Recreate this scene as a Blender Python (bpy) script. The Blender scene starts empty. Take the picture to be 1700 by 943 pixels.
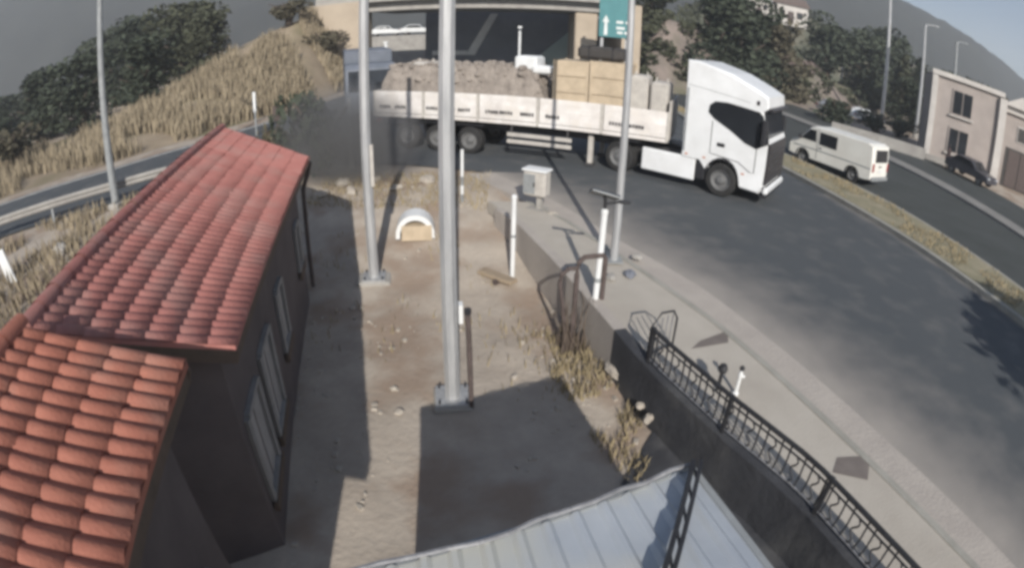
import bpy, math, random
from mathutils import Vector, Matrix, noise as mnoise
R = math.radians
rnd = random.Random(7)
sc = bpy.context.scene
COL = sc.collection

# ------------------------------------------------------------------ camera, sky, sun, exposure
CAM_Z = 4.6
cam = bpy.data.cameras.new('camera')
cam_o = bpy.data.objects.new('camera', cam)
COL.objects.link(cam_o)
sc.camera = cam_o
cam.type = 'PANO'                      # wide CCTV lens with strong barrel distortion
cam.sensor_fit = 'HORIZONTAL'
cam.sensor_width = 36.0
cam.sensor_height = 36.0 * 943 / 1700
cam.clip_start = 0.05
cam.clip_end = 6000
_k1 = (1700 / 36.0) / 950.0
_poly = dict(k0=0.0, k1=-_k1, k2=0.0, k3=-0.08 * _k1 ** 3, k4=0.0)
for tgt in (cam, getattr(cam, 'cycles', None)):
    if tgt is None:
        continue
    try:
        tgt.panorama_type = 'FISHEYE_LENS_POLYNOMIAL'
        tgt.fisheye_fov = R(200)
        for k_, v_ in _poly.items():
            setattr(tgt, 'fisheye_polynomial_' + k_, v_)
    except Exception:
        pass
pit, rol = R(26), R(1.5)
r0 = Vector((1, 0, 0)); u0 = Vector((0, math.sin(pit), math.cos(pit))); f0 = Vector((0, math.cos(pit), -math.sin(pit)))
ri = math.cos(rol) * r0 + math.sin(rol) * u0
ui = -math.sin(rol) * r0 + math.cos(rol) * u0
mw = Matrix((ri, ui, -f0)).transposed().to_4x4()
mw.translation = (0, 0, CAM_Z)
cam_o.matrix_world = mw

SUN_EL, SUN_AZ = R(29), R(174.6)       # azimuth clockwise from +Y
world = bpy.data.worlds.new('World')
sc.world = world
world.use_nodes = True
wn = world.node_tree
bg = wn.nodes['Background']
sky = wn.nodes.new('ShaderNodeTexSky')
sky.sky_type = 'NISHITA'
sky.sun_disc = False
sky.sun_elevation = SUN_EL
sky.sun_rotation = SUN_AZ
sky.air_density = 1.0
sky.dust_density = 0.6
sky.ozone_density = 3.0
wn.links.new(sky.outputs[0], bg.inputs[0])
bg.inputs[1].default_value = 0.062
sun = bpy.data.lights.new('sun', 'SUN')
sun.energy = 4.6
sun.angle = R(0.5)
sun.color = (1.0, 0.95, 0.875)
sun_o = bpy.data.objects.new('sun', sun)
COL.objects.link(sun_o)
sdir = Vector((math.sin(SUN_AZ) * math.cos(SUN_EL), math.cos(SUN_AZ) * math.cos(SUN_EL), math.sin(SUN_EL)))
sun_o.rotation_euler = (-sdir).to_track_quat('-Z', 'Y').to_euler()
sun_o.location = (3, -20, 30)
sc.view_settings.view_transform = 'Standard'
sc.view_settings.look = 'None'
sc.view_settings.exposure = 0.54
sc.view_settings.gamma = 1.0
sc.render.engine = 'CYCLES'
sc.cycles.pixel_filter_type = 'BLACKMAN_HARRIS'
sc.cycles.filter_width = 3.6           # soft low-resolution sensor
sc.cycles.use_denoising = True
sc.cycles.max_bounces = 6
sc.cycles.volume_bounces = 1

# ------------------------------------------------------------------ materials
MATS = {}
def mat(name, c1, c2=None, rough=0.8, scale=3.0, bump=0.0, bscale=None, spec=0.3, metal=0.0, detail=6.0, stretch=None, c3=None, s3=0.4):
    if name in MATS:
        return MATS[name]
    m = bpy.data.materials.new(name); m.use_nodes = True
    nt = m.node_tree; b = nt.nodes['Principled BSDF']
    b.inputs['Roughness'].default_value = rough
    b.inputs['Metallic'].default_value = metal
    b.inputs['Specular IOR Level'].default_value = spec
    c2 = c2 or tuple(x * 0.8 for x in c1)
    geo = nt.nodes.new('ShaderNodeNewGeometry')
    vec = geo.outputs['Position']
    if stretch:
        mp = nt.nodes.new('ShaderNodeMapping'); mp.inputs['Scale'].default_value = stretch
        nt.links.new(vec, mp.inputs[0]); vec = mp.outputs[0]
    n = nt.nodes.new('ShaderNodeTexNoise'); n.inputs['Scale'].default_value = scale; n.inputs['Detail'].default_value = detail
    n.inputs['Roughness'].default_value = 0.65
    nt.links.new(vec, n.inputs['Vector'])
    ra = nt.nodes.new('ShaderNodeValToRGB')
    ra.color_ramp.elements[0].position = 0.33; ra.color_ramp.elements[1].position = 0.68
    ra.color_ramp.elements[0].color = (*c2, 1); ra.color_ramp.elements[1].color = (*c1, 1)
    nt.links.new(n.outputs['Fac'], ra.inputs[0])
    out = ra.outputs[0]
    if c3:
        n3 = nt.nodes.new('ShaderNodeTexNoise'); n3.inputs['Scale'].default_value = s3; n3.inputs['Detail'].default_value = 4
        nt.links.new(vec, n3.inputs['Vector'])
        r3 = nt.nodes.new('ShaderNodeValToRGB'); r3.color_ramp.elements[0].position = 0.48; r3.color_ramp.elements[1].position = 0.62
        nt.links.new(n3.outputs['Fac'], r3.inputs[0])
        mx = nt.nodes.new('ShaderNodeMix'); mx.data_type = 'RGBA'
        nt.links.new(r3.outputs[0], mx.inputs[0]); nt.links.new(out, mx.inputs[6]); mx.inputs[7].default_value = (*c3, 1)
        out = mx.outputs[2]
    nt.links.new(out, b.inputs['Base Color'])
    if bump:
        nb = nt.nodes.new('ShaderNodeTexNoise'); nb.inputs['Scale'].default_value = bscale or scale * 6; nb.inputs['Detail'].default_value = 4
        nt.links.new(vec, nb.inputs['Vector'])
        bp = nt.nodes.new('ShaderNodeBump'); bp.inputs['Strength'].default_value = bump; bp.inputs['Distance'].default_value = 0.05
        nt.links.new(nb.outputs['Fac'], bp.inputs['Height']); nt.links.new(bp.outputs[0], b.inputs['Normal'])
    MATS[name] = m
    return m

def mat_road(name, c1, c2, dust):
    m = mat(name, c1, c2, rough=0.85, scale=0.5, bump=0.25, bscale=60, stretch=(1.0, .45, 1.0), c3=tuple(v * .95 for v in c1), s3=.9)
    nt = m.node_tree; b = nt.nodes['Principled BSDF']
    src = b.inputs['Base Color'].links[0].from_socket
    at = nt.nodes.new('ShaderNodeAttribute'); at.attribute_name = 'dust'
    n = nt.nodes.new('ShaderNodeTexNoise'); n.inputs['Scale'].default_value = 1.3; n.inputs['Detail'].default_value = 6
    geo = nt.nodes.new('ShaderNodeNewGeometry'); nt.links.new(geo.outputs['Position'], n.inputs['Vector'])
    ma = nt.nodes.new('ShaderNodeMath'); ma.operation = 'MULTIPLY_ADD'
    nt.links.new(n.outputs['Fac'], ma.inputs[0]); ma.inputs[1].default_value = 0.6; ma.inputs[2].default_value = -0.3
    ad = nt.nodes.new('ShaderNodeMath'); ad.operation = 'ADD'; ad.use_clamp = True
    nt.links.new(at.outputs['Fac'], ad.inputs[0]); nt.links.new(ma.outputs[0], ad.inputs[1])
    mx = nt.nodes.new('ShaderNodeMix'); mx.data_type = 'RGBA'
    nt.links.new(ad.outputs[0], mx.inputs[0]); nt.links.new(src, mx.inputs[6]); mx.inputs[7].default_value = (*dust, 1)
    nt.links.new(mx.outputs[2], b.inputs['Base Color'])
    return m

def mat_tile(name, c1, c2, c3):
    m = mat(name, c1, c2, rough=0.75, scale=4.0, bump=0.15, bscale=40, c3=c3, s3=1.6)
    nt = m.node_tree; b = nt.nodes['Principled BSDF']
    src = b.inputs['Base Color'].links[0].from_socket
    oi = nt.nodes.new('ShaderNodeObjectInfo')
    hs = nt.nodes.new('ShaderNodeHueSaturation')
    mr = nt.nodes.new('ShaderNodeMapRange'); mr.inputs[3].default_value = 0.94; mr.inputs[4].default_value = 1.05
    nt.links.new(oi.outputs['Random'], mr.inputs[0]); nt.links.new(mr.outputs[0], hs.inputs['Value'])
    nt.links.new(src, hs.inputs['Color']); nt.links.new(hs.outputs[0], b.inputs['Base Color'])
    return m

SOIL = mat('dry_soil', (0.44, 0.385, 0.325), (0.33, 0.285, 0.24), rough=0.95, scale=1.1, bump=0.35, bscale=9, spec=0.1, c3=(0.30, 0.235, 0.185), s3=0.7)
ASPH = mat_road('asphalt', (0.08, 0.087, 0.094), (0.070, 0.077, 0.084), (0.34, 0.31, 0.28))
ASPH2 = mat('service_asphalt', (0.065, 0.07, 0.07), (0.048, 0.053, 0.05), rough=0.9, scale=0.5)
WALK = mat('walk_concrete', (0.45, 0.415, 0.365), (0.385, 0.35, 0.305), rough=0.9, scale=0.9, bump=0.2, bscale=30)
GUTTER = mat('gutter_dust', (0.43, 0.39, 0.35), (0.36, 0.325, 0.295), rough=0.95, scale=1.2, bump=0.3, bscale=20)
PATCH = mat('walk_patch', (0.2, 0.175, 0.16), (0.15, 0.13, 0.12), rough=0.9, scale=3)
CONC = mat('concrete', (0.36, 0.345, 0.32), (0.26, 0.245, 0.23), rough=0.9, scale=1.2, bump=0.2, bscale=14)
CONC_TAN = mat('tan_concrete', (0.44, 0.37, 0.29), (0.36, 0.30, 0.235), rough=0.9, scale=0.5)
CONC_DARK = mat('dark_concrete', (0.20, 0.215, 0.25), (0.15, 0.16, 0.19), rough=0.9, scale=0.4)  # dark bluish grey concrete
DARK_SURF = mat('dark_surface', (0.058, 0.06, 0.068), (0.036, 0.037, 0.042), rough=0.85, scale=1.3, bump=.3, c3=(.075, .075, .078), s3=.9)  # dark mottled grey for the near wall stretch and the ground beside it
STRAW = mat('straw', (0.36, 0.30, 0.215), (0.235, 0.195, 0.135), rough=0.95, scale=0.8, spec=0.1)
BANK = mat('bank_soil', (0.33, 0.27, 0.20), (0.23, 0.185, 0.135), rough=0.95, scale=0.6, bump=0.8, bscale=4, spec=0.1, c3=(0.16, 0.15, 0.085), s3=0.12)
MEDG = mat('median_turf', (0.31, 0.275, 0.195), (0.20, 0.185, 0.12), rough=0.95, scale=1.5, bump=0.6, bscale=12)
KERB = mat('kerb', (0.36, 0.345, 0.31), (0.27, 0.26, 0.23), rough=0.9, scale=2)
PAINT = mat('road_paint', (0.62, 0.61, 0.58), (0.42, 0.41, 0.39), rough=0.8, scale=2)
TILE_A = mat_tile('roof_tile_red', (0.40, 0.172, 0.148), (0.34, 0.138, 0.12), (0.36, 0.18, 0.157))
TILE_B = mat_tile('roof_tile_orange', (0.41, 0.165, 0.115), (0.33, 0.125, 0.088), (0.37, 0.175, 0.13))
PLASTER = mat('plaster_brown', (0.13, 0.11, 0.108), (0.095, 0.08, 0.08), rough=0.9, scale=1.5)
EAVE = mat('eave_timber', (0.13, 0.095, 0.075), (0.09, 0.07, 0.055), rough=0.8, scale=6)
WFRAME = mat('window_frame', (0.27, 0.265, 0.26), (0.21, 0.205, 0.20), rough=0.6, scale=4)
BLIND = mat('window_blind', (0.34, 0.33, 0.325), (0.27, 0.26, 0.255), rough=0.5, scale=2)
GALV = mat('galvanised_steel', (0.47, 0.475, 0.48), (0.31, 0.315, 0.325), rough=0.5, scale=2.2, metal=0.3, spec=0.5, stretch=(6, 6, 0.6))
GALVD = mat('dull_steel', (0.33, 0.345, 0.35), (0.24, 0.25, 0.255), rough=0.6, scale=3, metal=0.2)
SHEET = mat('sheet_metal', (0.50, 0.53, 0.56), (0.38, 0.41, 0.45), rough=0.45, scale=0.9, metal=0.25, spec=0.5, c3=(0.52, 0.52, 0.48), s3=0.8)
WHITE = mat('white_paint', (0.74, 0.75, 0.75), (0.62, 0.63, 0.63), rough=0.45, scale=1.5, spec=0.5)
VANW = mat('van_paint', (0.78, 0.77, 0.72), (0.68, 0.66, 0.61), rough=0.4, scale=1.0, spec=0.5)
TRUCKW = mat('truck_paint', (0.80, 0.81, 0.82), (0.66, 0.665, 0.665), rough=0.3, scale=0.9, spec=0.5)
TRAILW = mat('trailer_paint', (0.80, 0.775, 0.75), (0.55, 0.51, 0.48), rough=0.5, scale=1.4, spec=0.4, c3=(.66, .62, .58), s3=2.2)
GLASS = mat('dark_glass', (0.022, 0.025, 0.03), (0.015, 0.017, 0.02), rough=0.06, scale=1, spec=0.6)
BLACKP = mat('black_plastic', (0.03, 0.03, 0.034), (0.02, 0.02, 0.023), rough=0.55, scale=4)
GRILLE = mat('grille_black', (0.055, 0.05, 0.055), (0.03, 0.028, 0.03), rough=0.4, scale=4)
RUBBER = mat('rubber', (0.035, 0.034, 0.034), (0.022, 0.022, 0.022), rough=0.85, scale=5)
RIM = mat('steel_rim', (0.25, 0.25, 0.25), (0.16, 0.16, 0.16), rough=0.5, scale=5, metal=0.4)
CHASSIS = mat('chassis_paint', (0.07, 0.068, 0.07), (0.05, 0.048, 0.05), rough=0.7, scale=3)
LAMPG = mat('lamp_glass', (0.5, 0.52, 0.54), (0.38, 0.4, 0.42), rough=0.1, scale=6, spec=0.6)
REDL = mat('red_lamp', (0.35, 0.03, 0.025), (0.25, 0.02, 0.02), rough=0.3, scale=6)
ORANGE = mat('orange_band', (0.55, 0.17, 0.06), (0.45, 0.13, 0.05), rough=0.6, scale=6)
IRON = mat('iron_black', (0.045, 0.046, 0.05), (0.03, 0.03, 0.034), rough=0.5, scale=8, metal=0.2)
IRON2 = mat('iron_grey', (0.30, 0.30, 0.31), (0.16, 0.16, 0.17), rough=0.5, scale=9, metal=0.2)
RUST = mat('rusty_pipe', (0.11, 0.085, 0.08), (0.07, 0.055, 0.05), rough=0.8, scale=8)
WOOD = mat('weathered_wood', (0.36, 0.29, 0.21), (0.25, 0.195, 0.14), rough=0.9, scale=5, stretch=(1, 8, 8))
CRATE = mat('crate_board', (0.52, 0.425, 0.31), (0.40, 0.325, 0.235), rough=0.85, scale=3)
HEAP = mat('grey_rubble', (0.33, 0.29, 0.255), (0.19, 0.165, 0.145), rough=0.95, scale=3.0, bump=0.9, bscale=9)
TARP = mat('dark_tarpaulin', (0.06, 0.055, 0.052), (0.04, 0.037, 0.035), rough=0.6, scale=3)
BAGW = mat('woven_bag', (0.50, 0.475, 0.435), (0.38, 0.355, 0.33), rough=0.9, scale=4)
SIGN = mat('sign_teal', (0.085, 0.235, 0.25), (0.065, 0.19, 0.205), rough=0.4, scale=1)
SIGNW = mat('sign_white', (0.68, 0.71, 0.70), (0.58, 0.61, 0.60), rough=0.4, scale=3)
STONE = mat('pale_stone', (0.46, 0.42, 0.36), (0.34, 0.30, 0.26), rough=0.9, scale=5, bump=0.4)
HPINK = mat('house_plaster', (0.37, 0.325, 0.30), (0.30, 0.265, 0.245), rough=0.9, scale=0.8)
HWHITE = mat('house_trim', (0.55, 0.52, 0.49), (0.45, 0.425, 0.40), rough=0.9, scale=1)
HROOF = mat('house_roof', (0.16, 0.12, 0.105), (0.11, 0.085, 0.075), rough=0.9, scale=2)
BLUE = mat('blue_lorry_paint', (0.06, 0.08, 0.125), (0.04, 0.055, 0.09), rough=0.4, scale=1.5)
BLUEG = mat('grey_blue_paint', (0.15, 0.165, 0.20), (0.11, 0.125, 0.15), rough=0.5, scale=1.5)
CARS = mat('silver_car', (0.42, 0.43, 0.45), (0.34, 0.35, 0.37), rough=0.3, scale=2, metal=0.3)
CARD = mat('dark_car', (0.06, 0.06, 0.07), (0.04, 0.04, 0.05), rough=0.3, scale=2)
BARK = mat('bark', (0.12, 0.095, 0.075), (0.07, 0.055, 0.045), rough=0.95, scale=6)
LEAF1 = mat('leaf_dark', (0.068, 0.08, 0.055), (0.036, 0.045, 0.033), rough=0.8, scale=1.2, spec=0.15)
LEAF2 = mat('leaf_olive', (0.085, 0.09, 0.058), (0.05, 0.055, 0.036), rough=0.8, scale=1.2, spec=0.15)
LEAF3 = mat('leaf_brown', (0.13, 0.115, 0.08), (0.07, 0.065, 0.045), rough=0.8, scale=1.2, spec=0.15)
HILL = mat('hill_scrub', (0.11, 0.115, 0.085), (0.062, 0.07, 0.052), rough=0.95, scale=0.12, bump=0.6, bscale=1.0, c3=(0.20, 0.175, 0.14), s3=0.05)
MOUNT = mat('mountain_scrub', (0.034, 0.037, 0.034), (0.02, 0.023, 0.022), rough=0.95, scale=0.03, detail=8)
DRYG = mat('dry_grass', (0.37, 0.305, 0.195), (0.22, 0.18, 0.11), rough=0.95, scale=2.5, spec=0.1)
GREENSLOPE = mat('slope_paving', (0.42, 0.50, 0.46), (0.34, 0.41, 0.38), rough=0.9, scale=0.6)  # pale tone stands in for sunlight on this shaded slope
SOLAR = mat('solar_panel', (0.02, 0.024, 0.035), (0.015, 0.018, 0.026), rough=0.15, scale=4, spec=0.6)
SKIN = mat('skin', (0.35, 0.22, 0.16), rough=0.6)

# ------------------------------------------------------------------ mesh helpers
def chain_matrix(o):
    m = Matrix.Identity(4)
    while o is not None:
        m = o.matrix_basis @ m
        o = o.parent
    return m

class MB:
    def __init__(s):
        s.v = []; s.f = []
    def add(s, vs, fs):
        n = len(s.v); s.v += [tuple(p) for p in vs]; s.f += [tuple(i + n for i in f) for f in fs]; return s
    def box(s, c, d, rz=0.0, rx=0.0, ry=0.0, bev=0.0):
        x, y, z = d[0] / 2, d[1] / 2, d[2] / 2
        m = Matrix.Translation(c) @ Matrix.Rotation(rz, 4, 'Z') @ Matrix.Rotation(ry, 4, 'Y') @ Matrix.Rotation(rx, 4, 'X')
        if bev > 0:
            b = min(bev, x * .9, y * .9, z * .9)
            vs = []
            for zz, ins in ((-z, b), (-z + b, 0), (z - b, 0), (z, b)):
                X, Y = x - ins, y - ins
                vs += [(-X + b, -Y, zz), (X - b, -Y, zz), (X, -Y + b, zz), (X, Y - b, zz), (X - b, Y, zz), (-X + b, Y, zz), (-X, Y - b, zz), (-X, -Y + b, zz)]
            fs = [tuple(range(7, -1, -1)), tuple(range(24, 32))]
            for k in range(3):
                for i in range(8):
                    j = (i + 1) % 8
                    fs.append((k * 8 + i, k * 8 + j, k * 8 + 8 + j, k * 8 + 8 + i))
        else:
            vs = [(-x, -y, -z), (x, -y, -z), (x, y, -z), (-x, y, -z), (-x, -y, z), (x, -y, z), (x, y, z), (-x, y, z)]
            fs = [(0, 3, 2, 1), (4, 5, 6, 7), (0, 1, 5, 4), (1, 2, 6, 5), (2, 3, 7, 6), (3, 0, 4, 7)]
        return s.add([m @ Vector(p) for p in vs], fs)
    def bar(s, a, b, w, h=None, up=(0, 0, 1)):
        a = Vector(a); b = Vector(b); h = h or w
        d = (b - a).normalized(); u = Vector(up)
        if abs(d.dot(u)) > .98: u = Vector((1, 0, 0))
        r = d.cross(u).normalized() * w / 2; u = r.cross(d).normalized() * h / 2
        vs = [a - r - u, a + r - u, a + r + u, a - r + u, b - r - u, b + r - u, b + r + u, b - r + u]
        return s.add(vs, [(0, 3, 2, 1)[::-1], (4, 5, 6, 7)[::-1], (0, 1, 5, 4)[::-1], (1, 2, 6, 5)[::-1], (2, 3, 7, 6)[::-1], (3, 0, 4, 7)[::-1]])
    def tube(s, pts, r, n=8, cap=True):
        pts = [Vector(p) for p in pts]; k = len(pts)
        rs = r if isinstance(r, (list, tuple)) else [r] * k
        vs = []; fs = []
        for i, p in enumerate(pts):
            d = (pts[min(i + 1, k - 1)] - pts[max(i - 1, 0)]).normalized()
            u = Vector((0, 0, 1)) if abs(d.z) < .95 else Vector((0, 1, 0))
            a = d.cross(u).normalized(); b = a.cross(d).normalized()
            for j in range(n):
                t = 2 * math.pi * j / n
                vs.append(p + (a * math.cos(t) + b * math.sin(t)) * rs[i])
        for i in range(k - 1):
            for j in range(n):
                q = (j + 1) % n
                fs.append((i * n + j, (i + 1) * n + j, (i + 1) * n + q, i * n + q))
        if cap:
            fs.append(tuple(range(n))); fs.append(tuple((k - 1) * n + j for j in range(n - 1, -1, -1)))
        return s.add(vs, fs)
    def prism(s, poly, z0, z1):
        n = len(poly)
        vs = [(p[0], p[1], z0) for p in poly] + [(p[0], p[1], z1) for p in poly]
        return s.add(vs, [tuple(range(n))[::-1], tuple(range(n, 2 * n))] + [(i, (i + 1) % n, n + (i + 1) % n, n + i) for i in range(n)])
    def extr(s, prof, w, ins=0.05, e=0.06, y0=0.0):
        """side profile (x,z) extruded over y in [-w,w] with softened long edges"""
        cx = sum(p[0] for p in prof) / len(prof); cz = sum(p[1] for p in prof) / len(prof)
        n = len(prof); vs = []
        for y, i in ((-w, ins), (-w + e, 0), (w - e, 0), (w, ins)):
            for (x, z) in prof:
                L = math.hypot(x - cx, z - cz) or 1
                vs.append((x - (x - cx) / L * i, y0 + y, z - (z - cz) / L * i))
        fs = [tuple(range(n)), tuple(range(3 * n, 4 * n))[::-1]]
        for k in range(3):
            for i in range(n):
                j = (i + 1) % n
                fs.append((k * n + j, k * n + i, (k + 1) * n + i, (k + 1) * n + j))
        return s.add(vs, fs)
    def plate(s, poly3, nrm, t):
        """flat polygon thickened along nrm by t"""
        n = len(poly3); nv = Vector(nrm).normalized() * t
        vs = [Vector(p) for p in poly3] + [Vector(p) + nv for p in poly3]
        return s.add(vs, [tuple(range(n))[::-1], tuple(range(n, 2 * n))] + [(i, (i + 1) % n, n + (i + 1) % n, n + i) for i in range(n)])
    def lathe_y(s, prof, c=(0, 0, 0), n=20):
        """profile of (radius, y) turned about the Y axis"""
        vs = []; fs = []; k = len(prof)
        for j in range(n):
            t = 2 * math.pi * j / n
            for r, y in prof:
                vs.append((c[0] + r * math.cos(t), c[1] + y, c[2] + r * math.sin(t)))
        for j in range(n):
            q = (j + 1) % n
            for i in range(k - 1):
                fs.append((j * k + i, j * k + i + 1, q * k + i + 1, q * k + i))
        return s.add(vs, fs)
    def lathe_z(s, prof, c=(0, 0, 0), n=14):
        vs = []; fs = []; k = len(prof)
        for j in range(n):
            t = 2 * math.pi * j / n
            for r, z in prof:
                vs.append((c[0] + r * math.cos(t), c[1] + r * math.sin(t), c[2] + z))
        for j in range(n):
            q = (j + 1) % n
            for i in range(k - 1):
                fs.append((j * k + i, q * k + i, q * k + i + 1, j * k + i + 1))
        return s.add(vs, fs)
    def mesh(s, name, m, smooth=False):
        me = bpy.data.meshes.new(name)
        me.from_pydata(s.v, [], s.f); me.update()
        if smooth:
            me.polygons.foreach_set('use_smooth', [True] * len(me.polygons))
        if m: me.materials.append(m)
        return me
    def build(s, name, m, parent=None, world=False, smooth=False):
        if parent is not None and world:
            inv = chain_matrix(parent).inverted()
            s.v = [tuple(inv @ Vector(p)) for p in s.v]
        o = bpy.data.objects.new(name, s.mesh(name, m, smooth))
        COL.objects.link(o)
        if parent is not None: o.parent = parent
        return o

def tag(o, label=None, cat=None, group=None, kind=None):
    if label: o['label'] = label
    if cat: o['category'] = cat
    if group: o['group'] = group
    if kind: o['kind'] = kind
    return o
def empty(name, loc, rz=0.0, label=None, cat=None, group=None):
    o = bpy.data.objects.new(name, None); COL.objects.link(o)
    o.empty_display_size = 0.2
    o.location = loc; o.rotation_euler = (0, 0, rz)
    return tag(o, label, cat, group)
def copy_tree(o, parent=None):
    c = o.copy(); COL.objects.link(c); c.parent = parent
    for ch in list(o.children): copy_tree(ch, c)
    return c
def lerp(a, b, t): return a + (b - a) * t
def sstep(t): t = min(max(t, 0.0), 1.0); return t * t * (3 - 2 * t)
def interp(tab, y):
    """tab of (y, x) ascending in y"""
    if y <= tab[0][0]: 
        (a, b) = tab[0], tab[1]
    elif y >= tab[-1][0]:
        (a, b) = tab[-2], tab[-1]
    else:
        for a, b in zip(tab, tab[1:]):
            if a[0] <= y <= b[0]: break
    return a[1] + (b[1] - a[1]) * (y - a[0]) / (b[0] - a[0])
def nz(x, y, s=1.0, o=0.0): return mnoise.noise(Vector((x * s + o, y * s - o, o * 1.7)))

# plan of the place (metres; road surface at z = 0, yard one metre lower)
WALL = [(-8, 7.6), (0, 4.72), (2.73, 3.75), (3.91, 3.35), (5.22, 2.67), (6.61, 2.07), (8.4, 1.54), (10.64, .84), (12.53, .18), (14.3, -.75)]
OUTER = [(-8, 8.8), (0, 6.15), (2.73, 5.17), (4.76, 4.49), (6.9, 3.8), (8.03, 3.4), (9.8, 2.6), (11.3, 1.9), (12.9, 1.15), (14.6, .05)]
NEAR = [(-20, 13.6), (-8, 9.35), (0, 6.62), (2.78, 5.71), (4.73, 5.05), (6.87, 4.36), (9.41, 3.45), (10.49, 2.85), (11.74, 2.15), (14.71, .75), (16.2, -.2), (17.43, -1.04)]
MEDN = [(-30, 14.6), (0, 13.2), (7.7, 12.63), (10.22, 12.21), (13.13, 11.87), (16.33, 11.35), (21.29, 10.6), (30, 9.6), (45, 9.6), (80, 8.6)]
MEDF = [(-30, 17.4), (0, 15.6), (9.58, 14.94), (12.58, 14.62), (16.55, 14.2), (20.06, 13.3), (24.76, 12.1), (32, 11.0), (45, 10.6), (80, 9.2)]
FARK = [(-30, 22.8), (0, 22.2), (14.9, 21.9), (22.31, 21.9), (26.68, 21.6), (40, 20.4), (60, 18.4), (90, 15)]

def yard_z(x, y):
    z = -1.0 + sstep((y - 9.5) / 7.0) * 0.96
    z = lerp(z, -0.06, sstep((-x - 7.5) / 4.5))
    z = lerp(z, -0.06, sstep((x - 5.2) / 1.5))
    d = interp(WALL, y) - x
    if d > -0.2 and y < 11 and x > -3:
        z += 0.22 * math.exp(-max(d, 0) / 0.55) * sstep((11 - y) / 3)
    return z

def ground_z(x, y):
    z = yard_z(x, y)
    if -9 < x < 4 and -4 < y < 17:
        z += 0.045 * nz(x, y, 1.1, 3) + 0.02 * nz(x, y, 3.4, 9)
        if y > 12.5: z += max(0, 0.16 * nz(x, y, 0.7, 5)) * sstep((16.3 - y) / 1.5)
        z = min(z, -0.035) if x > interp(WALL, y) - 0.1 or y > 16 else z
    return z

# ------------------------------------------------------------------ setting: ground, roads, walkway
def axis(segs):
    out = []
    for a, b, n in segs: out += [a + (b - a) * i / n for i in range(n)]
    return out + [segs[-1][1]]
gx = axis([(-3000, -200, 6), (-200, -40, 8), (-40, -8, 22), (-8, 6, 56), (6, 40, 10), (40, 200, 8), (200, 3000, 6)])
gy = axis([(-400, -20, 6), (-20, -2, 8), (-2, 18, 80), (18, 80, 16), (80, 300, 8), (300, 4000, 6)])
g = MB()
for y in gy:
    for x in gx: g.v.append((x, y, ground_z(x, y)))
nx = len(gx)
for j in range(len(gy) - 1):
    for i in range(nx - 1): g.f.append((j * nx + i, j * nx + i + 1, (j + 1) * nx + i + 1, (j + 1) * nx + i))
tag(g.build('ground', SOIL, smooth=True), 'dry bare soil of the yard and roadside', kind='structure')

# main carriageway: strips from dusty near edge to the median
rm = MB(); dust = []
ys = axis([(-20, 0, 10), (0, 17.43, 30)])
offs = [(0, 1.0), (0.45, 0.8), (1.0, 0.48), (1.8, 0.2), (3.2, 0.0)]
for y in ys:
    a, b = interp(NEAR, y), interp(MEDN, y) + .1
    for o_, d_ in offs: rm.v.append((a + o_, y, 0.0)); dust.append(d_)
    for t, d_ in ((.45, 0), (.7, 0), (.93, 0), (.97, .25), (1, .55)):
        rm.v.append((lerp(a + 3.2, b, t), y, 0.0)); dust.append(d_)
for j in range(len(ys) - 1):
    for i in range(9): rm.f.append((j * 10 + i, j * 10 + i + 1, j * 10 + 11 + i, j * 10 + 10 + i))
road = rm.build('road', ASPH)
at = road.data.attributes.new('dust', 'FLOAT', 'POINT'); at.data.foreach_set('value', dust)
tag(road, 'grey asphalt carriageway with dusty near edge', kind='structure')
RAILN = [(-60, -26), (-34, -2.5), (-26, 5.0), (-18.2, 12.1), (-15.9, 13.8), (-13.6, 15.4), (-11.8, 16.9)]
FARL = [(-64, -16), (-34, 8.0), (-23.7, 17.05), (-18.9, 20.7), (-15.9, 24.6), (-13.6, 30), (-12.2, 40), (-12.2, 75)]
jm = MB()
jp = [(interp(NEAR, 17.43), 17.43), (-3.4, 18.25), (-6.5, 18.5), (-9.6, 18.2)] + RAILN[::-1] + FARL + [(9.0, 75), (interp(MEDN, 45) + .1, 45), (interp(MEDN, 30) + .1, 30), (interp(MEDN, 21.3) + .1, 21.3), (interp(MEDN, 17.43) + .1, 17.43)]
jm.add([(x, y, 0.0) for x, y in jp], [tuple(range(len(jp)))[::-1]])
tag(jm.build('junction_road', ASPH), 'asphalt of the junction under the truck', kind='structure')
def strip(name, m, A, B, ys, z, side=0.0, kind='structure', label=None):
    s = MB()
    for y in ys:
        a, b = interp(A, y), interp(B, y)
        s.v += [(a, y, z - side), (a, y, z), (b, y, z), (b, y, z - side)]
    for j in range(len(ys) - 1):
        for i in range(3): s.f.append((j * 4 + i, j * 4 + i + 1, j * 4 + 5 + i, j * 4 + 4 + i))
    return tag(s.build(name, m), label, kind=kind)
def shift(T, d): return [(y, x + d) for y, x in T]
ysw = axis([(-8, 14.2, 46)])
strip('sidewalk', WALK, shift(WALL, .02), OUTER, ysw, 0.06, 0.3, label='pale concrete walkway beside the road')
strip('kerb_edge', KERB, OUTER, shift(OUTER, .13), ysw, 0.075, 0.3, label='pale kerb of the walkway')
strip('gutter_strip', GUTTER, shift(OUTER, .13), shift(NEAR, .25), axis([(-8, 17.2, 46)]), 0.012, 0.2, label='dusty tan strip between kerb and asphalt')
for poly in (((2.80, 7.18), (3.02, 7.42), (3.62, 7.74), (3.50, 7.36)), ((4.02, 4.22), (4.22, 4.48), (4.78, 4.42), (4.50, 3.98))):
    tag(MB().prism(poly, 0.03, 0.064).build('walkway_patch', PATCH), 'darker patch let into the walkway', kind='structure')
ysm = axis([(-30, 80, 70)])
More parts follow.
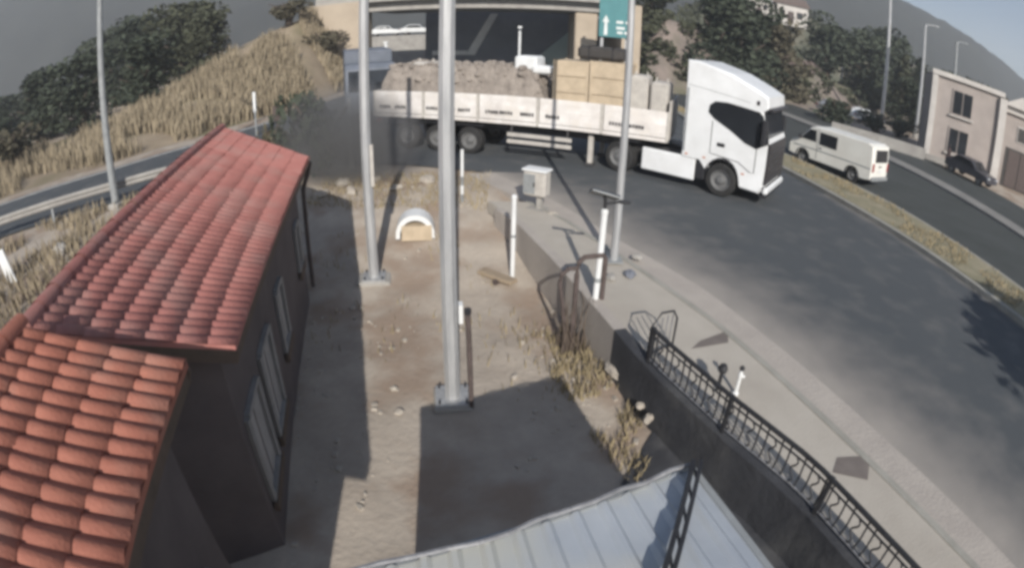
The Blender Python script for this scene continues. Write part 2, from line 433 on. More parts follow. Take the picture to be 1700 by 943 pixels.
strip('median_kerb', KERB, MEDN, shift(MEDF, .0), ysm, 0.16, 0.3, label='kerbs of the median strip')
strip('median_strip', MEDG, shift(MEDN, .22), shift(MEDF, -.2), ysm, 0.175, 0.02, label='median strip of dry trodden grass')
strip('far_carriageway', ASPH2, shift(MEDF, -.05), FARK, ysm, 0.0, label='far carriageway with the white van')
strip('far_pavement', mat('far_paving', (0.25, 0.24, 0.225), (0.19, 0.185, 0.175), rough=.9, scale=.7), FARK, shift(FARK, 1.5), ysm, 0.13, 0.2, label='pale pavement beyond the far carriageway')
strip('service_road', ASPH2, shift(FARK, 1.5), shift(FARK, 8.2), ysm, 0.004, label='dark service road before the house')
# painted edge line along the side road
ml = MB()
for (a, b) in zip(FARL[:5], FARL[1:6]):
    a = Vector((*a, 0)); b = Vector((*b, 0)); d = (b - a).normalized(); n = Vector((d.y, -d.x, 0))
    p = [a + n * .25, b + n * .25, b + n * .48, a + n * .48]
    ml.add([(q.x, q.y, 0.004) for q in p], [(0, 1, 2, 3)[::-1]])
tag(ml.build('edge_line', PAINT), 'white edge line of the side road', kind='structure')

# embankment carrying the overpass approach, dry grass hill at the left
def bank_z(u, v):
    """u along the bank, v up from the road side"""
    return 0
eb = MB()
BASE = [(-70, -19), (-40, 5.0), (-27, 16.5), (-20.5, 21.7), (-17.2, 26.5), (-14.9, 32.5), (-13.7, 40), (-13.4, 47)]
TOP = [(-84, 6, .2), (-56, 20, .2), (-38, 27, .2), (-29, 31.5, .6), (-23.5, 35.5, 2.5), (-19.8, 39.5, 4.7), (-17.6, 44, 6.3), (-16.8, 50, 7.2)]
nu, nv = 60, 16
def ipl(P, t):
    k = t * (len(P) - 1); i = min(int(k), len(P) - 2); f = k - i
    return [lerp(P[i][c], P[i + 1][c], f) for c in range(len(P[0]))]
for i in range(nu + 1):
    b = ipl(BASE, i / nu); t = ipl(TOP, i / nu)
    for j in range(nv + 1):
        v = j / nv
        if v <= .72:
            w = v / .72; x, y = lerp(b[0], t[0], w), lerp(b[1], t[1], w)
            z = -.05 + (t[2] + .05) * (w ** 1.15 if w < 1 else 1)
            z += .35 * nz(x, y, .35, 2) * math.sin(math.pi * w) + .1 * nz(x, y, 1.3, 6) * min(1, 4 * w)
        else:
            w = (v - .72) / .28; x, y = t[0] - 26 * w * .75, t[1] + 26 * w
            z = t[2] + .4 * nz(x, y, .3, 8) * w - 2.0 * w
        eb.v.append((x, y, z))
for i in range(nu):
    for j in range(nv):
        eb.f.append((i * (nv + 1) + j, i * (nv + 1) + j + 1, (i + 1) * (nv + 1) + j + 1, (i + 1) * (nv + 1) + j)[::-1])
tag(eb.build('embankment', BANK, smooth=True), 'dry grass embankment beside the left road', kind='structure')

# hillside at the right and the mountain behind
def ridge(name, m, pts, depth, label, nseg=90, nrow=14, rough=6.0, sd=0.02, base=-2):
    mm = MB()
    for i in range(nseg + 1):
        p = ipl(pts, i / nseg)
        L = math.hypot(p[0], p[1])
        for j in range(nrow + 1):
            v = j / nrow
            s_ = 1 - (1 - v) * depth / L
            x, y = p[0] * s_, p[1] * s_
            z = base + (p[2] - base) * sstep(v) ** 1.1
            z += rough * nz(x, y, sd, 4) * math.sin(math.pi * min(v, .85)) + rough * .35 * nz(x, y, sd * 4, 7) * v
            mm.v.append((x, y, z))
        mm.v.append((p[0] * 1.25, p[1] * 1.25, base - 30))
    k = nrow + 2
    for i in range(nseg):
        for j in range(k - 1): mm.f.append((i * k + j, (i + 1) * k + j, (i + 1) * k + j + 1, i * k + j + 1))
    return tag(mm.build(name, m, smooth=True), label, kind='structure')
ridge('mountain', MOUNT, [(-520, 60, 60), (-420, 200, 84), (-330, 280, 88), (-240, 330, 80), (-120, 380, 76), (0, 400, 85), (100, 380, 88), (180, 345, 78), (240, 300, 64), (304, 300, 57), (345, 300, 52), (390, 300, 46), (430, 280, 34), (500, 200, 10)], 170, 'dark scrub-covered mountain ridge', rough=7)
ridge('hillside', HILL, [(14, 72, 5.0), (24, 82, 9.0), (34, 92, 13.0), (48, 100, 15), (62, 100, 13), (84, 96, 10), (110, 90, 6), (150, 70, 2)], 26, 'scrubby hillside behind the truck and the van', nseg=60, rough=1.0, sd=.08, base=-.2)

# ------------------------------------------------------------------ vegetation makers
def leaf_blob(mb, centres, n, size, seed):
    q = random.Random(seed)
    for _ in range(n):
        c, rx, rz_ = q.choice(centres)
        while True:
            p = Vector((q.uniform(-1, 1), q.uniform(-1, 1), q.uniform(-1, 1)))
            if .25 < p.length < 1: break
        p = p.normalized() * (p.length ** .5)
        pos = Vector(c) + Vector((p.x * rx, p.y * rx, p.z * rz_))
        a = Vector((q.uniform(-1, 1), q.uniform(-1, 1), q.uniform(-.7, .7))).normalized()
        b = a.cross(Vector((q.uniform(-1, 1), q.uniform(-1, 1), q.uniform(-1, 1)))).normalized()
        s = size * q.choice((.5, .7, 1.0, 1.0, 1.5)) * q.uniform(.8, 1.2)
        mb.add([pos - a * s, pos - b * s * .55, pos + a * s, pos + b * s * .55], [(0, 1, 2, 3)])
def crown_mesh(kind, seed):
    q = random.Random(seed); cs = []
    if kind == 'round':
        for _ in range(15):
            a = q.uniform(0, 6.28); r = q.uniform(.2, 1.7); z = q.uniform(1.9, 4.3)
            k = 1 - abs(z - 3.0) / 3.2
            cs.append(((r * k * math.cos(a), r * k * math.sin(a), z), q.uniform(.55, .95), q.uniform(.45, .8)))
    elif kind == 'mass':
        for _ in range(20):
            a = q.uniform(0, 6.28); r = q.uniform(.1, 1.8); z = q.uniform(.3, 4.2)
            k = 1 - max(0, z - 2.4) / 2.9
            cs.append(((r * k * math.cos(a), r * k * math.sin(a), z), q.uniform(.6, .95), q.uniform(.5, .85)))
    elif kind == 'tall':
        for i in range(14):
            z = .9 + i * .38; k = max(.25, 1 - abs(i - 4) / 11)
            a = q.uniform(0, 6.28)
            cs.append(((.45 * k * math.cos(a), .45 * k * math.sin(a), z), q.uniform(.6, .85) * k + .1, .55))
    else:
        for _ in range(8):
            a = q.uniform(0, 6.28); r = q.uniform(.1, .9)
            cs.append(((r * math.cos(a), r * math.sin(a), q.uniform(.35, 1.0)), q.uniform(.35, .6), q.uniform(.3, .5)))
    mb = MB(); leaf_blob(mb, cs, 4200 if kind == 'mass' else 2600 if kind != 'bush' else 1300, .13 if kind != 'bush' else .10, seed + 1)
    return mb
def trunk_mb(h, seed):
    q = random.Random(seed); mb = MB()
    mb.tube([(0, 0, -.3), (.05, 0, h * .4), (-.05, .05, h * .75), (0, 0, h)], [.2, .16, .11, .05], 7)
    for _ in range(5):
        a = q.uniform(0, 6.28); z = h * q.uniform(.4, .8)
        mb.tube([(0, 0, z), (.5 * math.cos(a), .5 * math.sin(a), z + .5), (1.0 * math.cos(a), 1.0 * math.sin(a), z + .85)], [.07, .05, .02], 5)
    return mb
CROWN = {}
def crown(kind, leaf, seed):
    key = (kind, leaf.name, seed)
    if key not in CROWN: CROWN[key] = crown_mesh(kind, seed).mesh('crown', leaf)
    return CROWN[key]
TRK = {k: trunk_mb(h, s).mesh('trunk', BARK, True) for k, h, s in (('mass', 3.2, 4), ('round', 3.4, 1), ('tall', 5.0, 2), ('bush', .7, 3))}
def tree(name, kind, leaf, loc, sxy, sz, label, group=None, cat='tree', seed=None):
    t = empty(name, loc, rnd.uniform(0, 6.28), label, cat, group)
    t.scale = (sxy, sxy, sz)
    seed = seed if seed is not None else rnd.choice((11, 12, 13))
    for nm, me in (('trunk' if kind != 'bush' else 'stem', TRK[kind]), ('crown' if kind != 'bush' else 'foliage', crown(kind, leaf, seed))):
        o = bpy.data.objects.new(nm, me); COL.objects.link(o); o.parent = t
    return t
def blades(name, m, spots, hmin, hmax, w, label, seed=5, lean=.35, kind='stuff'):
    q = random.Random(seed); mb = MB()
    for (x, y, z) in spots:
        a = q.uniform(0, 6.28); h = q.uniform(hmin, hmax); l = q.uniform(0, lean) * h; b = q.uniform(0, 6.28)
        dx, dy = math.cos(a) * w / 2, math.sin(a) * w / 2
        lx, ly = math.cos(b) * l, math.sin(b) * l
        mb.add([(x - dx, y - dy, z - .03), (x + dx, y + dy, z - .03), (x + lx * .4 + dx * .7, y + ly * .4 + dy * .7, z + h * .6), (x + lx * .4 - dx * .7, y + ly * .4 - dy * .7, z + h * .6), (x + lx, y + ly, z + h)],
               [(0, 1, 2, 3), (3, 2, 4)])
    return tag(mb.build(name, m), label, kind=kind)

# ------------------------------------------------------------------ overpass and what stands under it
ov = empty('overpass', (-5, 54, 0), 0, 'concrete overpass crossing the road behind the truck', 'bridge')
d = MB(); d.box((-4.35, 53.5, 7.55), (25.7, 12.5, .5)); d.build('deck', CONC, ov, True)
for k in range(6):
    y = 48.2 + k * 2.15
    MB().box((-2.2, y, 6.86), (21.2, .7, .86)).build('girder', CONC, ov, True)
MB().box((-4.35, 47.1, 7.9), (25.7, .28, 1.3)).build('parapet', CONC, ov, True)
MB().box((-4.35, 59.9, 7.9), (25.7, .28, 1.3)).build('parapet', CONC, ov, True)
pl = MB(); pl.box((5.6, 49.2, 3.15), (1.9, 2.2, 6.5), bev=.12).build('pillar', CONC_TAN, ov, True)
MB().box((5.6, 54.8, 3.15), (1.7, 2.0, 6.5), bev=.12).build('pillar', CONC_TAN, ov, True)
ab = MB(); ab.add([(-18.6, 46.6, 7.35), (-12.9, 46.6, 7.35), (-12.9, 46.6, -.1), (-14.2, 46.6, -.1), (-18.6, 46.6, 4.6), (-18.6, 48.6, 7.35), (-12.9, 50, 7.35), (-12.9, 50, -.1), (-14.2, 48.6, -.1), (-18.6, 48.6, 4.6)],
   [(0, 4, 3, 2, 1), (1, 2, 7, 6), (0, 1, 6, 5), (0, 5, 9, 4), (4, 9, 8, 3)])
ab.build('abutment', CONC_TAN, ov, True)
ab2 = MB(); ab2.add([(8.4, 46.8, -.1), (10.0, 46.8, -.1), (10.0, 46.8, 7.3), (8.4, 46.8, 7.3), (8.4, 60, -.1), (10.0, 60, -.1), (10.0, 60, 7.3), (8.4, 60, 7.3)], [(0, 1, 2, 3), (1, 5, 6, 2), (5, 4, 7, 6), (4, 0, 3, 7), (3, 2, 6, 7)])
ab2.build('abutment', CONC_TAN, ov, True)
# brown earth bank that carries the road beyond the bridge
eb2 = MB(); nu2, nv2 = 30, 12
for i in range(nu2 + 1):
    u = i / nu2
    for j in range(nv2 + 1):
        v = j / nv2; x = lerp(9.2, 48, u) + 3 * v * (1 - u); y = lerp(44.5 + 14 * u, 52 + 16 * u, v)
        h = lerp(7.2, 2.0, u ** .8) * sstep(v * 1.15) * (.25 + .75 * min(1, u * 14 + v * .6))
        eb2.v.append((x, y, -.1 + h + .3 * nz(x, y, .4, 4) * math.sin(math.pi * min(1, v))))
for i in range(nu2):
    for j in range(nv2): eb2.f.append((i * (nv2 + 1) + j, (i + 1) * (nv2 + 1) + j, (i + 1) * (nv2 + 1) + j + 1, i * (nv2 + 1) + j + 1))
tag(eb2.build('earth_bank', mat('earth_bank', (.25, .205, .18), (.15, .13, .115), rough=.95, scale=.5, bump=.8, bscale=3, c3=(.13, .125, .085), s3=.2), smooth=True), 'brown earth bank right of the overpass', kind='structure')
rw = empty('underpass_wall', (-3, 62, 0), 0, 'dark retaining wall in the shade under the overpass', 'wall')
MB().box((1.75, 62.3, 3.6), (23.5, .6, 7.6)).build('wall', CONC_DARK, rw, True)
ch = MB(); ch.plate([(-5.6, 61.9, 1.6), (-4.6, 61.9, 1.6), (-2.2, 61.9, 6.3), (-3.0, 61.9, 6.3)], (0, -1, 0), .25).build('drain_chute', WHITE, rw, True)
MB().plate([(-9.2, 61.9, 1.6), (-5.6, 61.9, 1.6), (-5.4, 61.9, 2.1), (-9.2, 61.9, 2.1)], (0, -1, 0), .2).build('ledge', WHITE, rw, True)
gs = MB(); gs.add([(0.2, 60.5, -.1), (7.5, 58.0, -.1), (7.5, 61.9, 6.5), (7.5, 61.9, -.1)], [(0, 1, 2), (0, 2, 3), (1, 3, 2)])
gs.build('slope_paving', GREENSLOPE, rw, True)
# terrace beyond the left span, in the sun
te = MB(); te.box((-16.5, 76, 1.9), (15, 8, 4.0)); tag(te.build('terrace', CONC), 'grey concrete terrace beyond the left span', kind='structure')
MB().box((-8.8, 61.95, 1.85), (1.2, .1, .5))
# direction sign on its mast
sg = empty('direction_sign', (6.9, 41.5, 0), R(-8), 'teal road direction sign with white arrow beside the overpass pillar', 'road sign')
pn = MB(); pn.box((0, 0, 6.0), (2.3, .08, 3.3), bev=.02).build('sign_panel', SIGN, sg)
MB().box((-.9, .25, 3.8), (.2, .2, 7.7)).build('post', GALV, sg); MB().box((.9, .25, 3.8), (.2, .2, 7.7)).build('post', GALV, sg)
ar = MB(); ar.plate([(-.78, -.045, 4.5), (-.52, -.045, 4.5), (-.55, -.045, 5.5), (-.4, -.045, 5.5), (-.65, -.045, 6.05), (-.9, -.045, 5.5), (-.75, -.045, 5.5)], (0, -1, 0), .012)
ar.build('arrow', SIGNW, sg)
for z, x, w in ((5.55, .35, .5), (5.55, .9, .24), (5.1, .42, .62), (4.75, .38, .4), (4.75, .85, .3)):
    MB().box((x, -.05, z), (w, .012, .2)).build('lettering', SIGNW, sg)
# slender mast seen over the load
lm = empty('lamp_post', (0.1, 46, 0), 0, 'short pale mast rising over the truck load under the bridge', 'lamp post')
MB().tube([(0, 0, 0), (0, 0, 4.7)], .1, 8).build('mast', WHITE, lm); MB().box((0, -.2, 4.75), (.3, .6, .16)).build('lamp_head', WHITE, lm)
lm2 = empty('marker_mast', (-9.3, 40, 0), 0, 'pale stub mast behind the rear of the trailer', 'post')
MB().tube([(0, 0, 0), (0, 0, 3.7)], .12, 8).build('mast', WHITE, lm2); MB().box((0, 0, 3.75), (.3, .3, .1)).build('cap', WHITE, lm2)

# ------------------------------------------------------------------ gatehouse with tiled roofs
def tile_mesh(m, w, L, arc=.05, lip=.012):
    """one barrel tile: x across, y up the slope, open underside, thick lower lip"""
    n = 6; vs = []; fs = []
    for y, k, lift in ((0, 1.0, lip), (L * 1.08, .965, 0.0)):
        for i in range(n + 1):
            t = i / n
            vs.append(((t - .5) * w * k, y, lift + arc * k * math.sin(math.pi * t)))
    for i in range(n): fs.append((i, i + 1, n + 2 + i, n + 1 + i))
    b = len(vs)
    for i in range(n + 1):
        x, y, z = vs[i]; vs.append((x * .93, 0.004, z - lip * 1.2))
    for i in range(n): fs.append((i + 1, i, b + i, b + i + 1))
    me = bpy.data.meshes.new('tile'); me.from_pydata(vs, [], fs); me.update()
    me.polygons.foreach_set('use_smooth', [i < n for i in range(len(me.polygons))])
    me.materials.append(m); return me
def lay_tiles(roof, E0, E1, R0, R1, cols, rows, m, seed):
    q = random.Random(seed)
    E0, E1, R0, R1 = map(Vector, (E0, E1, R0, R1))
    w0 = (E1 - E0).length / cols; L0 = (R0.lerp(R1, .5) - E0.lerp(E1, .5)).length / rows
    me = tile_mesh(m, w0 * 1.04, L0, w0 * .29, .009)
    rest = MB(); count = 0
    inv = chain_matrix(roof).inverted()
    for c in range(cols):
        u = (c + .5) / cols; a = E0.lerp(E1, u); b = R0.lerp(R1, u)
        up = (b - a).normalized()
        for r in range(rows):
            p = a.lerp(b, r / rows)
            ea = E0.lerp(R0, r / rows); eb_ = E1.lerp(R1, r / rows)
            xa = (eb_ - ea); wd = xa.length / cols; xa.normalize()
            zn = xa.cross(up).normalized()
            if zn.z < 0: zn = -zn; 
            xx = up.cross(zn).normalized()
            mm = Matrix((xx, up, zn)).transposed().to_4x4()
            mm.translation = p + zn * (.006 + q.uniform(0, .005)) + xx * q.uniform(-.005, .005) - up * q.uniform(0, .015)
            mm = mm @ Matrix.Rotation(q.uniform(-.02, .02), 4, 'Z') @ Matrix.Rotation(q.uniform(-.01, .01), 4, 'X') @ Matrix.Diagonal((wd / w0, (b - a).length / rows / L0, 1, 1))
            count += 1
            if count > 296:
                rest.add([mm @ v.co for v in me.vertices], [tuple(f.vertices) for f in me.polygons]); continue
            o = bpy.data.objects.new('tile', me); COL.objects.link(o); o.parent = roof
            o.matrix_basis = inv @ mm
    if rest.v:
        o = rest.build('distant_tiles', m, roof, True); o['kind'] = 'stuff'
def ridge_caps(roof, R0, R1, n, m, r=.11):
    R0, R1 = Vector(R0), Vector(R1); L = (R1 - R0).length / n
    me = MB(); k = 7; vs = []; fs = []
    for y, s in ((0, 1.0), (L * 1.07, .86)):
        for i in range(k + 1):
            t = math.pi * (i / k) ; vs.append((-math.cos(t) * r * s, y, math.sin(t) * r * s * .85))
    fs = [(i, i + 1, k + 2 + i, k + 1 + i) for i in range(k)]
    mesh = MB().add(vs, fs).mesh('ridge_tile', m, True)
    d = (R1 - R0).normalized(); x = d.cross(Vector((0, 0, 1))).normalized(); z = x.cross(d)
    inv = chain_matrix(roof).inverted()
    for i in range(n):
        o = bpy.data.objects.new('ridge_tile', mesh); COL.objects.link(o); o.parent = roof
        mm = Matrix((x, d, z)).transposed().to_4x4(); mm.translation = R0.lerp(R1, i / n) + Vector((0, 0, .02 + rnd.uniform(0, .01)))
        o.matrix_basis = inv @ mm
def window(parent, p, u, w, h, nrm, open_=False):
    """p = centre on the wall, u = along the wall"""
    p = Vector(p); u = Vector(u).normalized(); n = Vector(nrm).normalized(); z = Vector((0, 0, 1))
    f = MB()
    for s_ in (-1, 1):
        f.bar(p + u * s_ * w / 2 - z * h / 2 + n * .03, p + u * s_ * w / 2 + z * h / 2 + n * .03, .07, .07)
        f.bar(p - u * (w / 2 - .04) + z * s_ * h / 2 + n * .032, p + u * (w / 2 - .04) + z * s_ * h / 2 + n * .032, .07, .07)
    wn_ = f.build('window', WFRAME, parent, True)
    for s_ in (-1, 1):
        c = p + u * s_ * w / 4
        MB().plate([c - u * (w / 4 - .03) - z * (h / 2 - .03), c + u * (w / 4 - .03) - z * (h / 2 - .03), c + u * (w / 4 - .03) + z * (h / 2 - .03), c - u * (w / 4 - .03) + z * (h / 2 - .03)], n, .012).build('pane', BLIND, wn_, True)
    MB().bar(p - z * (h / 2 + .07) - u * (w / 2 + .08) + n * .06, p - z * (h / 2 + .07) + u * (w / 2 + .08) + n * .06, .06, .14).build('sill', EAVE, wn_, True)
AL = Vector((-.2487, .9686, 0)); PE = Vector((-.9686, -.2487, 0))

def gatehouse(name, E0, E1, R0, R1, cols, rows, tm, label, wins, far_gable=True, capn=22, seed=1):
    E0, E1, R0, R1 = map(Vector, (E0, E1, R0, R1))
    root = empty(name, (E0.x, E0.y, -1.0), 0, label, 'building')
    # walls: right side under the eave, two gables, left side
    inw = .28
    a = E0 + PE * inw + AL * .25; b = E1 + PE * inw - AL * .25
    c = R1 - PE * .12 - AL * .25; d = R0 - PE * .12 + AL * .25
    zt = E0.z - .02; zr = R0.z - .06
    w = MB()
    vs = [Vector((p.x, p.y, -1.35)) for p in (a, b, c, d)] + [Vector((p.x, p.y, z)) for p, z in ((a, zt), (b, zt), (c, zr), (d, zr))]
    w.add(vs, [(0, 1, 5, 4), (1, 2, 6, 5), (2, 3, 7, 6), (3, 0, 4, 7)])
    w.build('wall', PLASTER, root, True)
    # roof deck sheets
    roof = MB()
    u_ = Vector((0, 0, .05))
    roof.add([E0, E1, R1, R0, E0 - u_, E1 - u_, R1 - u_, R0 - u_], [(0, 1, 2, 3), (4, 7, 6, 5), (0, 4, 5, 1), (1, 5, 6, 2), (3, 7, 4, 0)])
    roof.add([R0, R1, R1 - u_, R0 - u_], [(0, 3, 2, 1)])
    ro = roof.build('roof', tm, root, True)
    lay_tiles(ro, E0, E1, R0, R1, cols, rows, tm, seed)
    ridge_caps(ro, R0, R1, capn, tm)
    MB().bar(E0 - Vector((0, 0, .11)) + PE * .03, E1 - Vector((0, 0, .11)) + PE * .03, .04, .13).build('fascia_board', EAVE, root, True)
    MB().bar(E0 - Vector((0, 0, .12)) + AL * .02, R0 - Vector((0, 0, .12)) + AL * .02, .04, .13).build('barge_board', EAVE, root, True)
    MB().bar(E1 - Vector((0, 0, .12)) - AL * .02, R1 - Vector((0, 0, .12)) - AL * .02, .04, .13).build('barge_board', EAVE, root, True)
    nrm = -PE
    for s_, zc, ww, hh in wins:
        window(root, a + AL * s_ + Vector((0, 0, zc - a.z)), AL, ww, hh, nrm)
    return root
gatehouse('gatehouse', (-2.39, 3.74, 2.105), (-4.17, 10.67, 2.105), (-4.06, 2.66, 2.74), (-6.70, 11.55, 2.74), 54, 7, TILE_A,
          'long gatehouse with faded red tile roof beside the yard', [(.6, .3, .8, 1.25), (1.75, .35, .8, 1.25), (3.3, .5, .6, 1.0), (5.9, .6, .5, .9)], capn=26, seed=3)
gatehouse('tiled_annex', (-1.33, -.75, 2.53), (-2.295, 2.85, 2.53), (-2.72, -1.35, 2.95), (-3.72, 2.42, 2.95), 24, 5, TILE_B,
          'nearer annex with brighter orange tile roof, closest to the camera', [(1.2, .45, .8, 1.2), (2.35, .45, .7, 1.2)], capn=12, seed=4)
dp = MB(); dp.tube([(-4.18, 10.75, 2.0), (-4.28, 10.8, 1.7), (-4.40, 10.8, 1.4), (-4.42, 10.8, -.85)], .05, 8)
tag(dp.build('drain_pipe', RUST), 'dark rainwater pipe at the far corner of the gatehouse', 'pipe')

# ------------------------------------------------------------------ retaining wall and iron fence
rt = empty('retaining_wall', (1.3, 9, -1), 0, 'low concrete retaining wall between yard and walkway', 'wall')
def wall_part(y0, y1, n, m, name):
    s = MB(); ys = [lerp(y0, y1, i / n) for i in range(n + 1)]
    for y in ys:
        x = interp(WALL, y)
        s.v += [(x - .10, y - .03, -1.3), (x - .10, y - .03, .075), (x + .10, y + .03, .075), (x + .10, y + .03, -1.3)]
    for j in range(n):
        for i in range(3): s.f.append((j * 4 + i, j * 4 + i + 1, j * 4 + 5 + i, j * 4 + 4 + i)[::-1])
    s.f.append((0, 1, 2, 3)); s.f.append(tuple(4 * n + i for i in (3, 2, 1, 0)))
    return s.build(name, m, rt, True)
wall_part(7.75, 13.6, 10, GUTTER, 'wall_section')
o_ = wall_part(-6, 7.745, 20, DARK_SURF, 'wall_section'); o_['label'] = 'dark stretch of wall below the fence'
fn = empty('iron_fence', (2.07, 6.61, .075), 0, 'black wrought iron fence with scrolled balusters along the walkway', 'fence')
def fp(y, z=0.0): return Vector((interp(WALL, y), y, .075 + z))
def wl(s):
    """point on the wall line s metres from the far end, towards the camera side"""
    y = 6.78; st = .02; acc = 0; p = fp(y)
    while acc < s:
        y -= st; q_ = fp(y); acc += (q_ - p).length; p = q_
    return p
FL = 7.4
pts = [wl(s) for s in [i * .37 for i in range(21)]]
MB().tube([p + Vector((0, 0, .56)) for p in pts], .032, 8).build('top_rail', IRON, fn, True)
MB().tube([p + Vector((0, 0, .07)) for p in pts], .016, 6).build('bottom_rail', IRON2, fn, True)
MB().tube([p + Vector((0, 0, .46)) for p in pts], .014, 6).build('middle_rail', IRON, fn, True)
for s in (0.0, 1.75, 3.5, 5.25, 7.0):
    p = wl(s); m_ = MB(); m_.box(p + Vector((0, 0, .29)), (.055, .055, .60), rz=.5)
    m_.build('post', IRON, fn, True)
nb = 56
for k in range(nb):
    s = .12 + k * .128
    if s > 7.1: break
    p = wl(s); q_ = wl(s + .05); t = (q_ - p).normalized()
    if k % 3 == 1:
        c = []
        for i in range(15):
            a = i / 14
            ang = a * 2 * math.pi * 1.5 - math.pi / 2
            c.append(p + t * (.045 * math.cos(ang) * (1 - .3 * a)) + Vector((0, 0, .08 + a * .37)))
        MB().tube(c, .014, 5).build('scroll', IRON, fn, True)
    else:
        MB().tube([p + Vector((0, 0, .07)), p + Vector((0, 0, .25)) + t * .012, p + Vector((0, 0, .55))], .014, 5).build('baluster', IRON, fn, True)
# end return of the fence
p0 = wl(0)
g_ = empty('iron_gate_leaf', p0 + Vector((-.05, .1, -.05)), 0, 'small open iron gate leaf at the far end of the fence', 'gate')
gd = Vector((.52, .40, 0)).normalized()
ga = p0 + Vector((-.02, .08, 0))
MB().tube([ga + Vector((0, 0, .02)), ga + Vector((0, 0, .55)), ga + gd * .2 + Vector((0, 0, .72)), ga + gd * .5 + Vector((0, 0, .66)), ga + gd * .62 + Vector((0, 0, .5)), ga + gd * .62 + Vector((0, 0, .02))], .018, 6).build('gate_frame', IRON, g_, True)
MB().tube([ga + Vector((0, 0, .06)), ga + gd * .62 + Vector((0, 0, .06))], .014, 6).build('gate_rail', IRON, g_, True)
for i in range(1, 5):
    MB().tube([ga + gd * (.125 * i) + Vector((0, 0, .06)), ga + gd * (.125 * i) + Vector((0, 0, .62))], .011, 5).build('gate_bar', IRON2, g_, True)
# hydrant-like marker beside the fence
hy = empty('white_hydrant', (3.16, 5.98, .06), 0, 'small white standpipe behind the fence on the walkway', 'hydrant')
MB().lathe_z([(0, .0), (.05, .0), (.05, .03), (.028, .05), (.028, .28), (.036, .30), (.036, .34), (.02, .39), (0, .4)], n=10).build('standpipe', WHITE, hy)
MB().tube([(0, 0, .3), (.07, 0, .3)], .02, 8).build('outlet', WHITE, hy)
MB().lathe_z([(0, .40), (.035, .41), (.04, .45), (0, .49)], n=10).build('cap', IRON, hy)
hm = empty('dark_bollard', (2.92, 6.1, .06), 0, 'small dark bollard left of the white standpipe', 'bollard')
MB().tube([(0, 0, 0), (0, 0, .3)], .03, 8).build('stem', IRON, hm); MB().lathe_z([(0, .28), (.06, .31), (.075, .36), (.05, .42), (0, .44)], n=10).build('head', IRON, hm)

# dark sheet just above the ground between canopy and wall
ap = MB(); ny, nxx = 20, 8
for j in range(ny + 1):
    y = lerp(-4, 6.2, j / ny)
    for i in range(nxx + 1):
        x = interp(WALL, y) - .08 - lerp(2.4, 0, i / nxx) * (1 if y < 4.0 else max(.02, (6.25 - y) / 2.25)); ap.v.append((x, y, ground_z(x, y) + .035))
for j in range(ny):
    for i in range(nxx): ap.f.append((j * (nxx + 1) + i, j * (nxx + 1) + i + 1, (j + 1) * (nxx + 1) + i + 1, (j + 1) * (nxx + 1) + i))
tag(ap.build('dark_ground', DARK_SURF, smooth=True), 'dark ground below the fence', kind='structure')

# ------------------------------------------------------------------ sheet-metal canopy below the camera
cn = empty('metal_canopy', (.4, .6, -1), 0, 'corrugated sheet metal canopy in the foreground', 'canopy')
FLc, FRc = Vector((-.90, 1.78, 1.80)), Vector((1.302, 2.79, 1.80))
BLc, BRc = Vector((-.30, -2.6, 1.80)), Vector((2.95, -2.45, 1.80))
NP = 4
for k in range(NP):
    n_ = 18; s = MB()
    for i in range(n_ + 1):
        u = min(1.0, (k + i / n_ * 1.03) / NP)
        a = FLc.lerp(FRc, u); b = BLc.lerp(BRc, u)
        ph = (i % 6)
        h = (0, .032, .032, 0, 0.0, 0.0)[ph] + .004 * (NP - k)
        for t in (0, .5, 1.0):
            p = a.lerp(b, t); s.v.append((p.x, p.y, p.z + h + .03 * t))
    for i in range(n_):
        for j in range(2): s.f.append((i * 3 + j, i * 3 + j + 1, i * 3 + 4 + j, i * 3 + 3 + j)[::-1])
    s.build('roof_sheet', SHEET, cn, True)
fd = (FRc - FLc).normalized()
MB().bar(FLc + Vector((0, .03, -.03)), FRc + Vector((0, .03, -.03)), .05, .10).build('front_trim', GALVD, cn, True)
cb = MB(); prev = None
for i in range(13):
    p = FLc.lerp(FRc, i / 12) + Vector((rnd.uniform(-.01, .01), rnd.uniform(-.015, .03), .055 + rnd.uniform(-.012, .02)))
    if prev is not None: cb.tube([prev, p], .018, 6)
    prev = p
cb.build('edge_cable', IRON2, cn, True)
MB().bar(FRc + Vector((.02, 0, -.03)), BRc + Vector((.02, 0, -.03)), .05, .10).build('side_trim', GALVD, cn, True)
bm_ = MB(); A_, B_ = FRc + Vector((.0, -.02, .10)), Vector((.55, .95, 1.97))
dv = B_ - A_; 
bm_.bar(A_, B_, .035, .04)
bm_.bar(A_ + Vector((.06, 0, .0)), B_ + Vector((.06, 0, .0)), .03, .035)
for i in range(9):
    bm_.bar(A_.lerp(B_, i / 9) , A_.lerp(B_, (i + 1) / 9) + Vector((.06, 0, 0)), .014, .02)
bm_.build('lattice_bar', IRON, cn, True)
for p in (FLc, FRc, BLc, BRc):
    c_ = Vector((.8, 0, 0)); q_ = p.lerp(c_, .06)
    MB().tube([(q_.x, q_.y, -1.1), (q_.x, q_.y, 1.76)], .05, 8).build('post', GALVD, cn, True)

